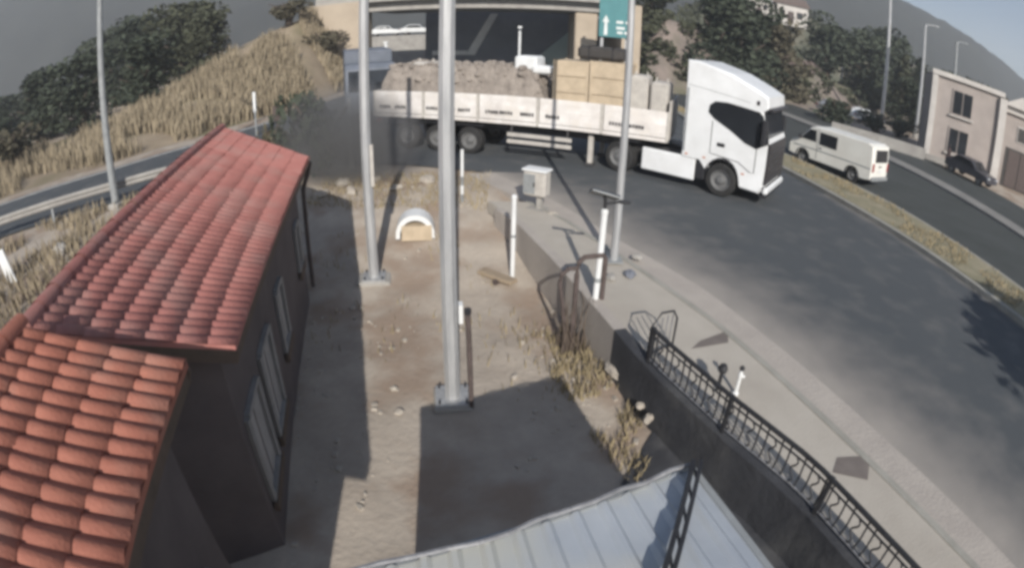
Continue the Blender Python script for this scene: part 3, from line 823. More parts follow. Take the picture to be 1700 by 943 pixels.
# ------------------------------------------------------------------ poles and posts
def steel_pole(loc, h, w, label, base, taper=.75):
    o = empty('steel_pole', loc, R(8), label, 'pole')
    a, b = w / 2, w / 2 * taper
    m_ = MB()
    oct_ = [(1, .45), (.45, 1), (-.45, 1), (-1, .45), (-1, -.45), (-.45, -1), (.45, -1), (1, -.45)]
    vs = [(x * a, y * a, 0) for x, y in oct_] + [(x * b, y * b, h) for x, y in oct_]
    m_.add(vs, [(i, (i + 1) % 8, 8 + (i + 1) % 8, 8 + i) for i in range(8)] + [tuple(range(8, 16))])
    m_.build('shaft', GALV, o)
    MB().box((0, 0, .02), (w * 2.3, w * 2.3, .05)).build('base_plate', GALV, o)
    MB().box((0, 0, -.14), base, bev=.03).build('footing', CONC, o)
    for sx in (-1, 1):
        for sy in (-1, 1): MB().tube([(sx * w * .9, sy * w * .9, 0), (sx * w * .9, sy * w * .9, .11)], .018, 6).build('bolt', IRON, o)
    return o
p3 = steel_pole((-.89, 7.19, -.94), 9.0, .235, 'thick grey steel pole standing in the middle of the yard', (.62, .62, .3))
MB().box((.16, -.02, 1.55), (.06, .14, .3)).build('junction_plate', WHITE, p3)
p2 = steel_pole((-3.08, 11.26, -.82), 9.0, .22, 'grey steel pole standing nearer the gatehouse', (.75, .6, .3), .8)
MB().box((.12, -.1, 2.6), (.07, .05, .9)).build('label_plate', BAGW, p2)
p4 = empty('street_lamp', (2.03, 10.43, .1), 0, 'slim tapered street lamp on the walkway', 'street lamp')
MB().tube([(0, 0, 0), (.0, 0, 2.0), (0, 0, 8.5)], [.085, .075, .055], 10).build('shaft', GALV, p4); MB().box((0, 0, .015), (.34, .34, .03)).build('base_plate', GALVD, p4)
MB().tube([(0, 0, 8.4), (.4, .1, 8.75), (1.2, .3, 8.85)], .035, 6).build('arm', GALV, p4); MB().box((1.4, .36, 8.84), (.55, .22, .1), rz=.25, bev=.03).build('lamp_head', GALVD, p4)
dk = empty('dark_post', (-.58, 6.98, -1), 0, 'thin dark post close beside the thick yard pole', 'post')
MB().tube([(0, 0, 0), (-.01, 0, 1.0), (-.03, .02, 1.75)], .04, 8).build('pipe', RUST, dk); MB().lathe_z([(.05, 1.7), (.052, 1.78), (0, 1.8)], (-.03, .02, 0), 8).build('cap', IRON, dk)
def white_post(loc, h, r, label, lean=(0, 0)):
    o = empty('white_post', loc, 0, label, 'post')
    MB().tube([(0, 0, 0), (lean[0] * .5, lean[1] * .5, h * .5), (lean[0], lean[1], h)], r, 10).build('pipe', WHITE, o)
    MB().lathe_z([(r * 1.15, h - .06), (r * 1.15, h), (r * .6, h + .03), (0, h + .035)], (lean[0], lean[1], 0), 10).build('cap', WHITE, o)
    MB().lathe_z([(r * 1.12, h * .52), (r * 1.12, h * .55)], (lean[0] * .53, lean[1] * .53, 0), 10).build('joint', GALVD, o)
    return o
white_post((0.0, 11.4, -.84), 1.92, .052, 'plain white pipe post at the far end of the retaining wall')
white_post((.99, 10.1, -.98), .72, .06, 'short white stub post by the wall')
sp = white_post((1.44, 8.78, -1.0), 2.68, .055, 'tall white pipe post carrying a small solar lamp', (.05, .05))
sp.name = 'solar_lamp_post'; sp['category'] = 'lamp post'
hd = MB(); hd.box((.02, .02, 2.98), (.46, .34, .035), rx=R(-24), ry=R(14)); hd.build('solar_panel', SOLAR, sp)
MB().box((.02, .02, 2.955), (.49, .37, .02), rx=R(-24), ry=R(14)).build('panel_frame', GALVD, sp)
MB().tube([(.05, .05, 2.68), (.05, .05, 2.82), (.03, .03, 2.94)], .03, 6).build('bracket', IRON, sp)
MB().tube([(.05, .05, 2.8), (.3, .0, 2.86)], .022, 6).build('lamp_arm', IRON, sp); MB().box((.36, -.01, 2.86), (.2, .1, .05), bev=.015).build('lamp_head', IRON, sp)
ts = empty('striped_post', (-1.41, 14.76, -.18), 0, 'thin white and grey banded marker post behind the thick pole', 'post')
for i in range(6): MB().tube([(0, 0, i * .25), (0, 0, i * .25 + .25)], .042, 8).build('band', WHITE if i % 2 or i == 4 else GALVD, ts)
# bent pipe frame with dry climbers
bf = empty('pipe_frame', (1.1, 8.62, -1), 0, 'dark bent pipe frame overgrown with dry stems beside the solar lamp post', 'frame')
MB().tube([(-.02, .0, 0), (-.02, 0, 1.6), (.0, .02, 1.82), (.1, .06, 1.9), (.42, .16, 1.9)], .045, 8).build('pipe', RUST, bf)
MB().tube([(.42, .16, 1.9), (.47, .18, 1.85), (.47, .18, .1)], .045, 8).build('pipe', RUST, bf)
MB().tube([(-.30, -.05, 1.45), (-.28, -.05, 1.62), (-.16, -.03, 1.72), (-.02, 0, 1.72)], .04, 8).build('pipe', RUST, bf)
MB().tube([(-.30, -.05, 1.45), (-.2, -.1, .9), (-.12, -.12, .1)], .035, 8).build('pipe', RUST, bf)
q = random.Random(3); st = MB()
for i in range(46):
    x, y = q.uniform(-.25, .3), q.uniform(-.2, .2); h = q.uniform(.4, 1.25)
    st.tube([(x, y, 0), (x + q.uniform(-.08, .08), y + q.uniform(-.08, .08), h * .5), (x + q.uniform(-.16, .16), y + q.uniform(-.16, .16), h)], [.014, .011, .005], 4)
o_ = st.build('dry_stems', mat('dry_stem', (.16, .125, .10), (.10, .08, .065), rough=.9), bf); o_['kind'] = 'stuff'
# roadside cabinet
ub = empty('utility_cabinet', (.55, 13.75, .0), R(-28), 'pale utility cabinet on a leg by the road edge', 'cabinet')
MB().box((0, 0, .72), (.62, .36, .66), bev=.05).build('housing', BAGW, ub); MB().box((0, 0, 1.07), (.68, .42, .06), bev=.02).build('lid', WHITE, ub)
MB().box((-.12, -.185, .72), (.32, .015, .5)).build('door', GALVD, ub); MB().box((.02, -.2, .72), (.03, .03, .1)).build('handle', IRON, ub)
MB().box((.1, 0, .2), (.12, .12, .42)).build('leg', CONC, ub); MB().box((.05, 0, .03), (.5, .4, .07)).build('plinth', CONC, ub)
# white arched shelter
ds = empty('arched_shelter', (-2.41, 13.0, -.52), R(8), 'white arched shelter with tan block inside, lying in the yard', 'kennel'); ds.scale = (.82, .82, .82)
ac = MB(); n_ = 12; vs = []
for y in (-.25, .45):
    for r_ in (.56, .44):
        for i in range(n_ + 1):
            t = math.pi * i / n_; vs.append((-math.cos(t) * r_ * 1.05, y, .05 + math.sin(t) ** .8 * r_ * 1.3))
k = n_ + 1
fs = []
for i in range(n_):
    fs += [(i, i + 1, 2 * k + i + 1, 2 * k + i), (k + i + 1, k + i, 3 * k + i, 3 * k + i + 1), (i + 1, i, k + i, k + i + 1), (2 * k + i, 2 * k + i + 1, 3 * k + i + 1, 3 * k + i)]
ac.add(vs, fs).build('shell', WHITE, ds, smooth=False)
MB().prism([(-.40, -.3), (.50, -.3), (.50, .4), (-.40, .4)], .0, .46).build('tan_block', CRATE, ds)
# loose things in the yard
pk = empty('plank', (-.33, 11.3, -.78), R(-38), 'weathered plank lying in front of the white pipe post', 'plank')
MB().box((0, 0, .05), (.95, .26, .09), bev=.015).build('board', WOOD, pk); MB().box((.1, -.06, .0), (.1, .3, .09)).build('batten', RUST, pk)
def stone(loc, s, label, seed, name='stone', m=STONE):
    q = random.Random(seed); b = MB(); n_, k_ = 9, 6; vs = []
    for j in range(1, k_):
        ph = math.pi * j / k_
        for i in range(n_):
            t = 2 * math.pi * i / n_; r_ = 1 + q.uniform(-.18, .18)
            vs.append((s[0] * r_ * math.sin(ph) * math.cos(t), s[1] * r_ * math.sin(ph) * math.sin(t), s[2] * r_ * math.cos(ph) * .9))
    fs = [(j * n_ + i, (j + 1) * n_ + i, (j + 1) * n_ + (i + 1) % n_, j * n_ + (i + 1) % n_) for j in range(k_ - 2) for i in range(n_)]
    fs += [tuple(range(n_)), tuple((k_ - 2) * n_ + i for i in range(n_ - 1, -1, -1))]
    o = b.add(vs, fs).build(name, m); o.location = loc; o.rotation_euler.z = q.uniform(0, 3)
    return tag(o, label, 'stone')
stone((1.72, 7.6, -.62), (.16, .27, .12), 'largest pale stone block below the fence end', 2, 'stone_block')
stone((.2, 8.93, -.97), (.08, .07, .07), 'single white stone in the red soil near the pipe frame', 3)
stone((.09, 7.88, -.98), (.08, .06, .06), 'white stone in front of the canopy shadow', 4)
stone((.95, 13.35, .03), (.16, .14, .08), 'pale stone on the ground beside the utility cabinet', 5)
stone((2.25, 9.75, .12), (.12, .11, .09), 'dark lump of rubble at the foot of the street lamp', 6, m=CONC_DARK)
stone((1.85, 9.6, .12), (.13, .1, .07), 'grey lump of rubble left of the street lamp foot', 7, m=CONC)
stone((2.55, 10.6, .12), (.12, .1, .07), 'small grey lump of rubble on the road side of the street lamp', 17, m=CONC)
stone((1.1, 7.75, -.95), (.1, .08, .07), 'whitish stone at the corner of the canopy shadow', 8)
stone((1.95, 6.55, -.55), (.08, .07, .06), 'upper white stone on the bank below the fence', 9)
stone((2.0, 6.2, -.52), (.07, .1, .09), 'lower white stone on the bank below the fence', 10)
stone((-1.9, 7.4, -.98), (.07, .06, .05), 'pale pebble on the path left of the thick pole', 12)
stone((-1.7, 6.8, -.98), (.09, .07, .05), 'flat pale stone on the path near the gatehouse shadow', 13)
mp_ = empty('marker_board', (-13.4, 8.85, -.15), R(20), 'white leaning marker board left of the gatehouse roof', 'marker')
MB().box((0, 0, .5), (.34, .05, 1.1), ry=R(-14)).build('board', WHITE, mp_); MB().box((.02, .06, .4), (.08, .06, 1.1), ry=R(-14)).build('stake', WOOD, mp_)
stone((-12.9, 10.9, -.05), (.5, .28, .28), 'long pale concrete lump by the gatehouse ridge', 14, 'concrete_lump', BAGW)

# guard rail along the side road
gr = empty('guard_rail', (-15.9, 13.6, 0), 0, 'weathered steel guard rail along the left road', 'guard rail')
RL = [(-30, .9), (-26, 4.7), (-22.1, 8.4), (-18.2, 11.9), (-16.0, 13.5), (-13.9, 15.0), (-12.2, 16.5)]
for a, b in zip(RL, RL[1:]):
    a3, b3 = Vector((*a, .62)), Vector((*b, .62)); m_ = MB()
    n_ = (b3 - a3).cross(Vector((0, 0, 1))).normalized()
    prof = [(0, .16), (.06, .10), (.06, .05), (0, 0), (.06, -.05), (.06, -.10), (0, -.16)]
    vs = [a3 + n_ * p[0] + Vector((0, 0, p[1])) for p in prof] + [b3 + n_ * p[0] + Vector((0, 0, p[1])) for p in prof]
    m_.add(vs, [(i, i + 1, 8 + i, 7 + i) for i in range(6)]).build('beam', CONC, gr, True)
    L = (b3 - a3).length; k = max(1, int(L / 2))
    for i in range(k):
        p = a3.lerp(b3, i / k); MB().box((p.x - n_.x * .06, p.y - n_.y * .06, .3), (.1, .12, .95), rz=math.atan2(b[1] - a[1], b[0] - a[0])).build('post', GALVD, gr, True)
ll = empty('street_lamp', (-13.5, 14.7, -.1), 0, 'grey lamp column beside the guard rail at the left', 'street lamp')
MB().tube([(0, 0, 0), (0, 0, 4), (0, 0, 9.5)], [.16, .125, .09], 10).build('shaft', GALVD, ll); MB().box((0, 0, .1), (.5, .5, .25), bev=.03).build('footing', CONC, ll)
MB().tube([(0, 0, 9.4), (-.4, .3, 9.8), (-1.2, 1.0, 9.9)], .05, 6).build('arm', GALVD, ll); MB().box((-1.4, 1.15, 9.88), (.6, .25, .12), rz=R(140), bev=.03).build('lamp_head', GALVD, ll)
bo = empty('boundary_post', (-7.9, 17.6, -.1), 0, 'dark thin post standing behind the far end of the gatehouse roof', 'post')
MB().tube([(0, 0, 0), (-.05, 0, 2.4)], .06, 8).build('pipe', RUST, bo); MB().box((-.05, 0, 2.2), (.32, .06, .5)).build('plate', RUST, bo)
wb = empty('road_delineator', (-12.6, 25.2, 0), 0, 'white reflector post on the road side of the embankment', 'post')
MB().box((0, 0, 1.7), (.14, .08, 1.0)).build('board', WHITE, wb); MB().tube([(0, 0, 0), (0, 0, 1.3)], .05, 6).build('pipe', GALVD, wb)

# ------------------------------------------------------------------ vehicles
def wheel(parent, x, y, r, w, out, name='wheel'):
    """out = +1/-1: side of the hub face"""
    prof = [(r * .62, -w / 2), (r * .9, -w / 2), (r, -w * .36), (r, w * .36), (r * .9, w / 2), (r * .62, w / 2)]
    o = MB().lathe_y(prof, n=22).build(name, RUBBER, parent, smooth=False); o.location = (x, y, r)
    f = out * w / 2
    rp = [(r * .63, f * .96), (r * .58, f * .95), (r * .5, f * .45), (r * .3, f * .5), (r * .22, f * .98), (r * .1, f * 1.05), (0.001, f * 1.05)]
    MB().lathe_y(rp, n=18).build('rim', RIM, o)
    return o

# tractor unit: x forward, origin under the drive axle, right side (y<0) faces the camera
tr = empty('truck_tractor', (4.10, 19.05, 0), R(-38), 'white articulated lorry tractor turning onto the road', 'truck')
WB = 3.6
arch = [(WB + .62 * math.cos(t), .52 + .66 * math.sin(t)) for t in [math.pi * (1 - i / 10) for i in range(11)]]
prof = [(2.2, 1.0), (2.8, .98)] + arch[1:-1] + [(WB + .66, .42), (4.85, .40), (4.98, .55), (5.02, 1.2), (5.02, 1.95), (4.92, 2.25), (4.72, 2.92), (4.88, 3.02), (4.84, 3.34), (4.5, 3.5), (3.6, 3.84), (2.55, 4.07), (2.2, 4.07)]
cab = MB().extr(prof, 1.25, .07, .09).build('cab', TRUCKW, tr)
for s in (-1, 1):
    y = s * 1.256
    sw = [(3.0, 2.55), (3.03, 2.78), (3.2, 2.92), (3.6, 2.95), (4.62, 2.86), (4.74, 2.76), (4.89, 2.25), (4.99, 1.95), (4.62, 1.74), (4.25, 1.84), (3.75, 2.12), (3.2, 2.38)]
    if s < 0: sw = sw[::-1]
    wo = MB().plate([(x, y - s * .05, z) for x, z in sw], (0, s, 0), .056).build('side_window', GLASS, tr)
    do = MB().tube([(3.16, y - s * .004, 2.3), (3.16, y - s * .004, 1.3), (4.1, y - s * .004, 1.22), (4.5, y - s * .004, 1.0), (4.64, y - s * .004, 1.0), (4.64, y - s * .004, 1.9)], .014, 4).build('door', GRILLE, tr)
    MB().box((3.5, y + s * .0, 1.62), (.26, .035, .11), bev=.015).build('handle', BLACKP, do)
    MB().box((4.86, s * 1.42, 2.3), (.16, .2, .75), bev=.04).build('mirror', BLACKP, tr)
    MB().box((4.86, s * 1.0, .82), (.26, .42, .26), bev=.06).build('headlight', LAMPG, tr)
    MB().box((4.95, s * 1.12, .60), (.12, .2, .1), bev=.03).build('fog_lamp', GRILLE, tr)
    ml_ = MB(); n_ = 11
    for i in range(n_ - 1):
        t0, t1 = math.pi * (1 - i / 10), math.pi * (1 - (i + 1) / 10)
        ml_.bar((WB + .65 * math.cos(t0), s * 1.22, .52 + .69 * math.sin(t0)), (WB + .65 * math.cos(t1), s * 1.22, .52 + .69 * math.sin(t1)), .1, .05, up=(0, 1, 0))
    ml_.build('wheel_arch', BLACKP, tr)
    sk = MB().box((1.78, s * 1.16, .66), (1.85, .12, .72), bev=.03).build('side_skirt', TRUCKW, tr)
    MB().box((1.75, s * 1.0, .36), (1.7, .3, .08)).build('skirt_shadow_gap', CHASSIS, tr)
    MB().box((.0, s * .92, 1.12), (1.35, .62, .05), bev=.01).build('mudguard', BLACKP, tr)
    for x in (2.4, 3.0, 4.3): MB().box((x, s * 1.262, 1.12 if x < 4 else .9), (.09, .012, .04)).build('marker_lamp', ORANGE, tr)
    MB().tube([(2.3, s * 1.252, 3.3), (4.3, s * 1.252, 3.08)], .008, 4).build('panel_gap', GALVD, tr)
    MB().box((2.3, s * 1.252, 2.2), (.05, .02, 2.0)).build('rear_trim', GALVD, tr)
    wheel(tr, WB, s * 1.06, .52, .32, s); wheel(tr, 0, s * 1.05, .52, .30, s); wheel(tr, 0, s * .70, .52, .30, s)
    MB().box((2.75 + .15, s * 1.1, .66), (.3, .28, .5), bev=.02).build('step', BLACKP, tr)
MB().plate([(4.96, -1.2, 1.98), (4.96, 1.2, 1.98), (4.755, 1.2, 2.88), (4.755, -1.2, 2.88)], (1, 0, .2), .035).build('windscreen', GLASS, tr)
gl = MB().plate([(4.99, -1.235, .72), (4.99, 1.235, .72), (4.99, 1.235, 1.97), (4.99, -1.235, 1.97)], (1, 0, 0), .065).build('grille', GRILLE, tr)
for z in (.92, 1.1, 1.28, 1.46, 1.66): MB().box((5.06, 0, z), (.03, 2.1, .05)).build('bar', CHASSIS, gl)
MB().box((5.05, 0, .52), (.18, 2.42, .24), bev=.06).build('bumper', TRUCKW, tr)
MB().box((4.98, 0, .34), (.2, 2.2, .12)).build('air_dam', BLACKP, tr)
MB().box((5.07, 0, .56), (.02, .5, .11)).build('number_plate', WHITE, tr)
MB().box((4.92, 0, 2.96), (.2, 2.3, .1), bev=.03).build('sun_visor', GRILLE, tr)
MB().box((4.55, -1.258, 3.12), (.10, .012, .13)).build('roof_mark', GRILLE, tr)
ch = MB(); ch.box((1.6, .42, .85), (6.2, .1, .26)); ch.box((1.6, -.42, .85), (6.2, .1, .26)); ch.box((0, 0, .52), (.14, 1.8, .14)); ch.build('chassis', CHASSIS, tr)
MB().box((0, 0, 1.06), (1.1, .9, .1), bev=.02).build('fifth_wheel', CHASSIS, tr)
MB().tube([(2.2, .9, .9), (2.2, .9, 3.2)], .07, 8).build('exhaust', RIM, tr)

# semi-trailer: origin under the kingpin
XF, XR, TW = 1.25, -9.75, 1.25
tl = empty('semi_trailer', (4.10, 19.05, 0), R(-21), 'white drop-side semi-trailer loaded with rubble and crates', 'trailer')
MB().box(((XF + XR) / 2, 0, 1.27), (XF - XR, 2 * TW - .06, .14)).build('floor', CHASSIS, tl)
cb = MB(); cb.box((-4.6, .5, 1.02), (9.6, .12, .34)); cb.box((-4.6, -.5, 1.02), (9.6, .12, .34))
for x in (-9, -7.4, -6, -4.2, -2.4): cb.box((x, 0, 1.02), (.1, 1.0, .2))
cb.build('chassis', CHASSIS, tl)
npn = 5; pw = (XF - XR) / npn
for s in (-1, 1):
    for k in range(npn):
        xc = XR + pw * (k + .5)
        p_ = MB(); p_.box((xc, s * TW, 1.80), (pw - .12, .05, .86), bev=.012)
        for z in (1.52, 1.80, 2.08): p_.box((xc, s * (TW + .02), z), (pw - .14, .03, .035))
        bd = p_.build('side_board', TRAILW, tl)
        if s < 0:
            q = random.Random(20 + k)
            for j in range((2, 3, 3, 1, 2)[k]):
                lx = xc - pw * .3 + j * pw * .3 + q.uniform(-.1, .1)
                lt = MB()
                for i in range(5):
                    lt.box((lx - .2 + i * .1, s * (TW + .035), 1.62 + q.uniform(-.01, .01)), (.06 + q.uniform(0, .03), .012, .12))
                lt.build('lettering', CHASSIS, bd)
        MB().box((xc, s * TW, 1.29), (pw - .1, .07, .12)).build('side_rail', TRAILW, tl)
    for k in range(npn + 1):
        MB().box((XR + pw * k + (0.03 if k == 0 else -.03 if k == npn else 0), s * TW, 1.74), (.09, .09, 1.0)).build('stake_post', BAGW, tl)
    # side guards
    for z in (.62, .86): MB().box((-3.1, s * 1.2, z), (2.3, .05, .13)).build('side_guard', BAGW, tl)
    for x in (-4.1, -2.1): MB().box((x, s * 1.17, .86), (.06, .06, .66)).build('guard_bracket', CHASSIS, tl)
    MB().box((-1.35, s * .9, .62), (.16, .16, 1.0)).build('landing_leg', BAGW, tl); MB().box((-1.35, s * .9, .08), (.3, .3, .06)).build('landing_foot', CHASSIS, tl)
    for x in (-8.3, -7.0, -5.7):
        wheel(tl, x, s * 1.03, .50, .38, s)
        MB().box((x, s * 1.03, 1.08), (1.05, .4, .04)).build('mudguard', BLACKP, tl)
    MB().box((XR + .06, s * .95, 1.05), (.06, .4, .16), bev=.02).build('tail_lamp', REDL, tl)
    MB().box((XR + .45, s * 1.0, .62), (.03, .42, .55)).build('mud_flap', BLACKP, tl)
MB().box((XF, 0, 1.95), (.08, 2.5, 1.3), bev=.02).build('headboard', BAGW, tl)
MB().box((XR, 0, 1.80), (.06, 2.44, .86), bev=.012).build('tailboard', TRAILW, tl)
MB().box((XR + .1, 0, .62), (.1, 2.3, .14)).build('underrun_bar', CHASSIS, tl)

# load on the trailer (own things, laid out in the trailer's frame)
TM = Matrix.Translation((4.10, 19.05, 0)) @ Matrix.Rotation(R(-21), 4, 'Z')
def on_trailer(x, y, z=1.345): return TM @ Vector((x, y, z))
hp = MB(); n_, k_ = 130, 36; x0, x1 = XR + .15, -3.0
vs = []
for i in range(n_ + 1):
    for j in range(k_ + 1):
        u, v = i / n_, j / k_
        x = lerp(x0, x1, u); y = lerp(-1.15, 1.15, v)
        e = min(1, 9 * v, 9 * (1 - v)) ** .5 * min(1, 9 * u + .4, 9 * (1 - u) + .1) ** .5
        z = 1.35 + e * (1.82 + .05 * nz(x, y, .8, 3) + .12 * nz(x, y, 2.6, 11) + .09 * nz(x, y, 6.0, 17) + .05 * nz(x, y, 13, 23))
        vs.append((x, y, max(z, 1.35)))
fs = [(i * (k_ + 1) + j, (i + 1) * (k_ + 1) + j, (i + 1) * (k_ + 1) + j + 1, i * (k_ + 1) + j + 1) for i in range(n_) for j in range(k_)]
ho = hp.add(vs, fs).build('rubble_load', HEAP); ho.matrix_basis = TM
rk = MB(); q = random.Random(61)
for _ in range(420):
    i_, j_ = q.randrange(4, n_ - 4), q.randrange(2, k_ - 2); x, y, z = vs[i_ * (k_ + 1) + j_]; s = q.choice((.06, .09, .13, .2)) * q.uniform(.8, 1.2)
    rk.box((x, y, z + s * .1), (s * 1.4, s, s * .8), rz=q.uniform(0, 3), rx=q.uniform(-.6, .6), ry=q.uniform(-.6, .6), bev=s * .2)
ro_ = rk.build('rubble_pieces', HEAP, ho); ro_['kind'] = 'stuff'
tag(ho, 'heap of grey rubble filling the rear of the trailer', 'load')
def crate(x, y, size, label, m=CRATE, name='crate', z=1.345):
    p = on_trailer(x, y, z); o = empty(name, p, R(-21 + rnd.uniform(-3, 3)), label, 'crate')
    L, W, Hh = size
    MB().box((0, 0, Hh / 2), (L - .06, W - .06, Hh - .04), bev=.05).build('box', m, o)
    ns = 4
    for i in range(ns):
        zc = Hh * (i + .5) / ns
        for sy in (-1, 1): MB().box((0, sy * W / 2, zc), (L, .03, Hh / ns - .05)).build('slat', m, o)
    for sx in (-1, 1):
        for sy in (-1, 1): MB().box((sx * (L / 2 - .05), sy * (W / 2 + .02), Hh / 2), (.09, .03, Hh)).build('corner_batten', m, o)
    return o
crate(-2.1, -.45, (1.2, 1.4, 2.25), 'left tan wooden crate on the trailer')
crate(-.8, -.45, (1.25, 1.4, 2.3), 'right tan wooden crate on the trailer, nearer the cab')
tb = empty('tarpaulin_bundle', on_trailer(-1.25, -.2, 3.65), R(-20), 'dark tarpaulin bundle lying on top of the tan crates', 'bundle')
MB().box((0, 0, .24), (1.6, .9, .46), bev=.1).build('bundle', TARP, tb)
for x in (-.4, .4): MB().box((x, 0, .24), (.05, .93, .49), bev=.1).build('strap', BLACKP, tb)
def sack(x, y, z, s, label, m=BAGW, name='bulk_bag'):
    p = on_trailer(x, y, z); o = empty(name, p, R(-21 + rnd.uniform(-6, 6)), label, 'bag')
    b = MB().box((0, 0, s[2] / 2), s, bev=.07).build('bag', m, o)
    for sx in ((-1, 1) if m is BAGW else ()): MB().tube([(sx * s[0] * .35, -.1, s[2] - .05), (sx * s[0] * .3, 0, s[2] + .12), (sx * s[0] * .35, .1, s[2] - .05)], .02, 5).build('lifting_loop', m, o)
    return o
sack(.15, -.5, 1.345, (.62, 1.0, 1.95), 'left grey bulk bag between crate and headboard')
sack(.85, -.5, 1.345, (.6, 1.0, 1.8), 'right grey bulk bag against the headboard')
sack(-3.9, -.1, 3.1, (.85, .8, .52), 'white bag standing on top of the rubble heap', WHITE, 'white_bag')
sack(-3.25, -.35, 3.0, (.75, .6, .3), 'flat white bag lying beside the crates on the rubble', WHITE, 'flat_bag')
sack(-8.0, -.2, 3.0, (.9, .7, .3), 'pale bag half sunk in the rear end of the rubble', BAGW, 'sunk_bag')

# blue lorry behind the trailer, mostly hidden by the pole
bl = empty('box_lorry', (-7.0, 26.6, 0), R(-72), 'grey-blue lorry in the dust behind the rear of the trailer', 'truck')
bp = [(-.9, .5), (1.1, .45), (1.2, .7), (1.2, 1.7), (1.0, 2.85), (.8, 3.05), (-.9, 3.05)]
MB().extr(bp, 1.2, .06, .08).build('cab', BLUEG, bl)
for s in (-1, 1):
    w_ = [(-.1, 1.75), (1.0, 1.75), (.9, 2.6), (-.1, 2.6)]
    if s < 0: w_ = w_[::-1]
    MB().plate([(x, s * 1.16, z) for x, z in w_], (0, s, 0), .05).build('side_window', GLASS, bl)
    wheel(bl, .2, s * 1.02, .5, .3, s); wheel(bl, -4.2, s * 1.02, .5, .3, s)
MB().plate([(1.19, -1.05, 1.78), (1.19, 1.05, 1.78), (1.02, 1.05, 2.75), (1.02, -1.05, 2.75)], (1, 0, .15), .03).build('windscreen', GLASS, bl)
MB().box((1.2, 0, .6), (.15, 2.35, .35), bev=.05).build('bumper', BLACKP, bl)
MB().box((-3.6, 0, 2.35), (5.0, 2.4, 2.6), bev=.04).build('cargo_box', BLUEG, bl)
MB().box((-2.8, 0, .85), (6.4, 1.0, .25)).build('chassis', CHASSIS, bl)
bpz = empty('boundary_post', (-5.5, 18.1, -.1), 0, 'pale slim post left of the pole near the gatehouse, by the grey-blue lorry', 'post')
MB().tube([(0, 0, 0), (0, 0, 1.3)], .085, 8).build('sleeve', WHITE, bpz); MB().tube([(0, 0, 1.3), (0, 0, 2.5)], .055, 8).build('pipe', GALV, bpz)

# white van: x forward
def van(loc, rz, label):
    v = empty('van', loc, rz, label, 'van')
    L = 5.3
    ar = lambda xc: [(xc + .42 * math.cos(t), .36 + .42 * math.sin(t)) for t in [math.pi * i / 8 for i in range(9)]]
    pr = [(5.3, .42), (5.32, .85), (5.18, 1.05), (4.75, 1.22), (4.05, 1.92), (3.7, 2.06), (.35, 2.1), (.08, 2.0), (.0, 1.2), (.0, .45), (.3, .38)] + [(x, z) for x, z in ar(1.15)[::-1]] + [(1.7, .36)] + [(x, z) for x, z in ar(4.35)[::-1]] + [(4.9, .36)]
    MB().extr(pr[::-1], .93, .08, .12).build('body', VANW, v)
    for s in (-1, 1):
        y = s * .90
        def wp(name, poly, m, t=.045):
            if s < 0: poly = poly[::-1]
            return MB().plate([(x, y, z) for x, z in poly], (0, s, 0), t).build(name, m, v)
        wp('front_window', [(3.55, 1.28), (4.55, 1.28), (4.0, 1.83), (3.6, 1.86)], GLASS)
        wp('side_window', [(2.25, 1.22), (3.35, 1.22), (3.35, 1.84), (2.25, 1.84)], GLASS)
        MB().bar((3.46, y + s * .035, .5), (3.46, y + s * .035, 1.95), .02, .012).build('door_gap', GRILLE, v)
        MB().bar((.1, y + s * .036, .95), (5.0, y + s * .036, .88), .014, .05).build('rub_strip', GALVD, v)
        MB().box((3.25, y + s * .045, 1.05), (.16, .03, .05)).build('handle', BLACKP, v)
        MB().box((4.55, s * 1.04, 1.35), (.12, .18, .24), bev=.03).build('mirror', BLACKP, v)
        wheel(v, 1.15, s * .80, .34, .2, s); wheel(v, 4.35, s * .80, .34, .2, s)
        MB().box((.0, s * .8, 1.02), (.05, .15, .4), bev=.02).build('tail_lamp', REDL, v)
        MB().box((5.26, s * .68, .86), (.08, .3, .18), bev=.03).build('headlight', LAMPG, v)
        for xc in (1.15, 4.35):
            al_ = MB()
            for i in range(8):
                t0, t1 = math.pi * i / 8, math.pi * (i + 1) / 8
                al_.bar((xc + .42 * math.cos(t0), y + s * .02, .36 + .42 * math.sin(t0)), (xc + .42 * math.cos(t1), y + s * .02, .36 + .42 * math.sin(t1)), .06, .05, up=(0, 1, 0))
            al_.build('arch_trim', BLACKP, v)
    MB().plate([(.01, -.68, 1.28), (.01, .68, 1.28), (.055, .64, 1.86), (.055, -.64, 1.86)][::-1], (-1, 0, 0), .03).build('rear_window', GLASS, v)
    MB().plate([(4.72, -.76, 1.28), (4.72, .76, 1.28), (4.1, .7, 1.9), (4.1, -.7, 1.9)], (.7, 0, .7), .03).build('windscreen', GLASS, v)
    MB().box((-.02, 0, .48), (.12, 1.8, .2), bev=.04).build('rear_bumper', GALVD, v); MB().box((5.3, 0, .5), (.12, 1.8, .24), bev=.04).build('front_bumper', GALVD, v)
    MB().box((-.03, 0, .86), (.02, .46, .11)).build('number_plate', WHITE, v); MB().box((-.03, .1, 1.08), (.03, .3, .05)).build('tailgate_handle', GRILLE, v)
    return v
vn = van((15.2, 19.45, 0), R(116), 'white panel van driving away beside the median')

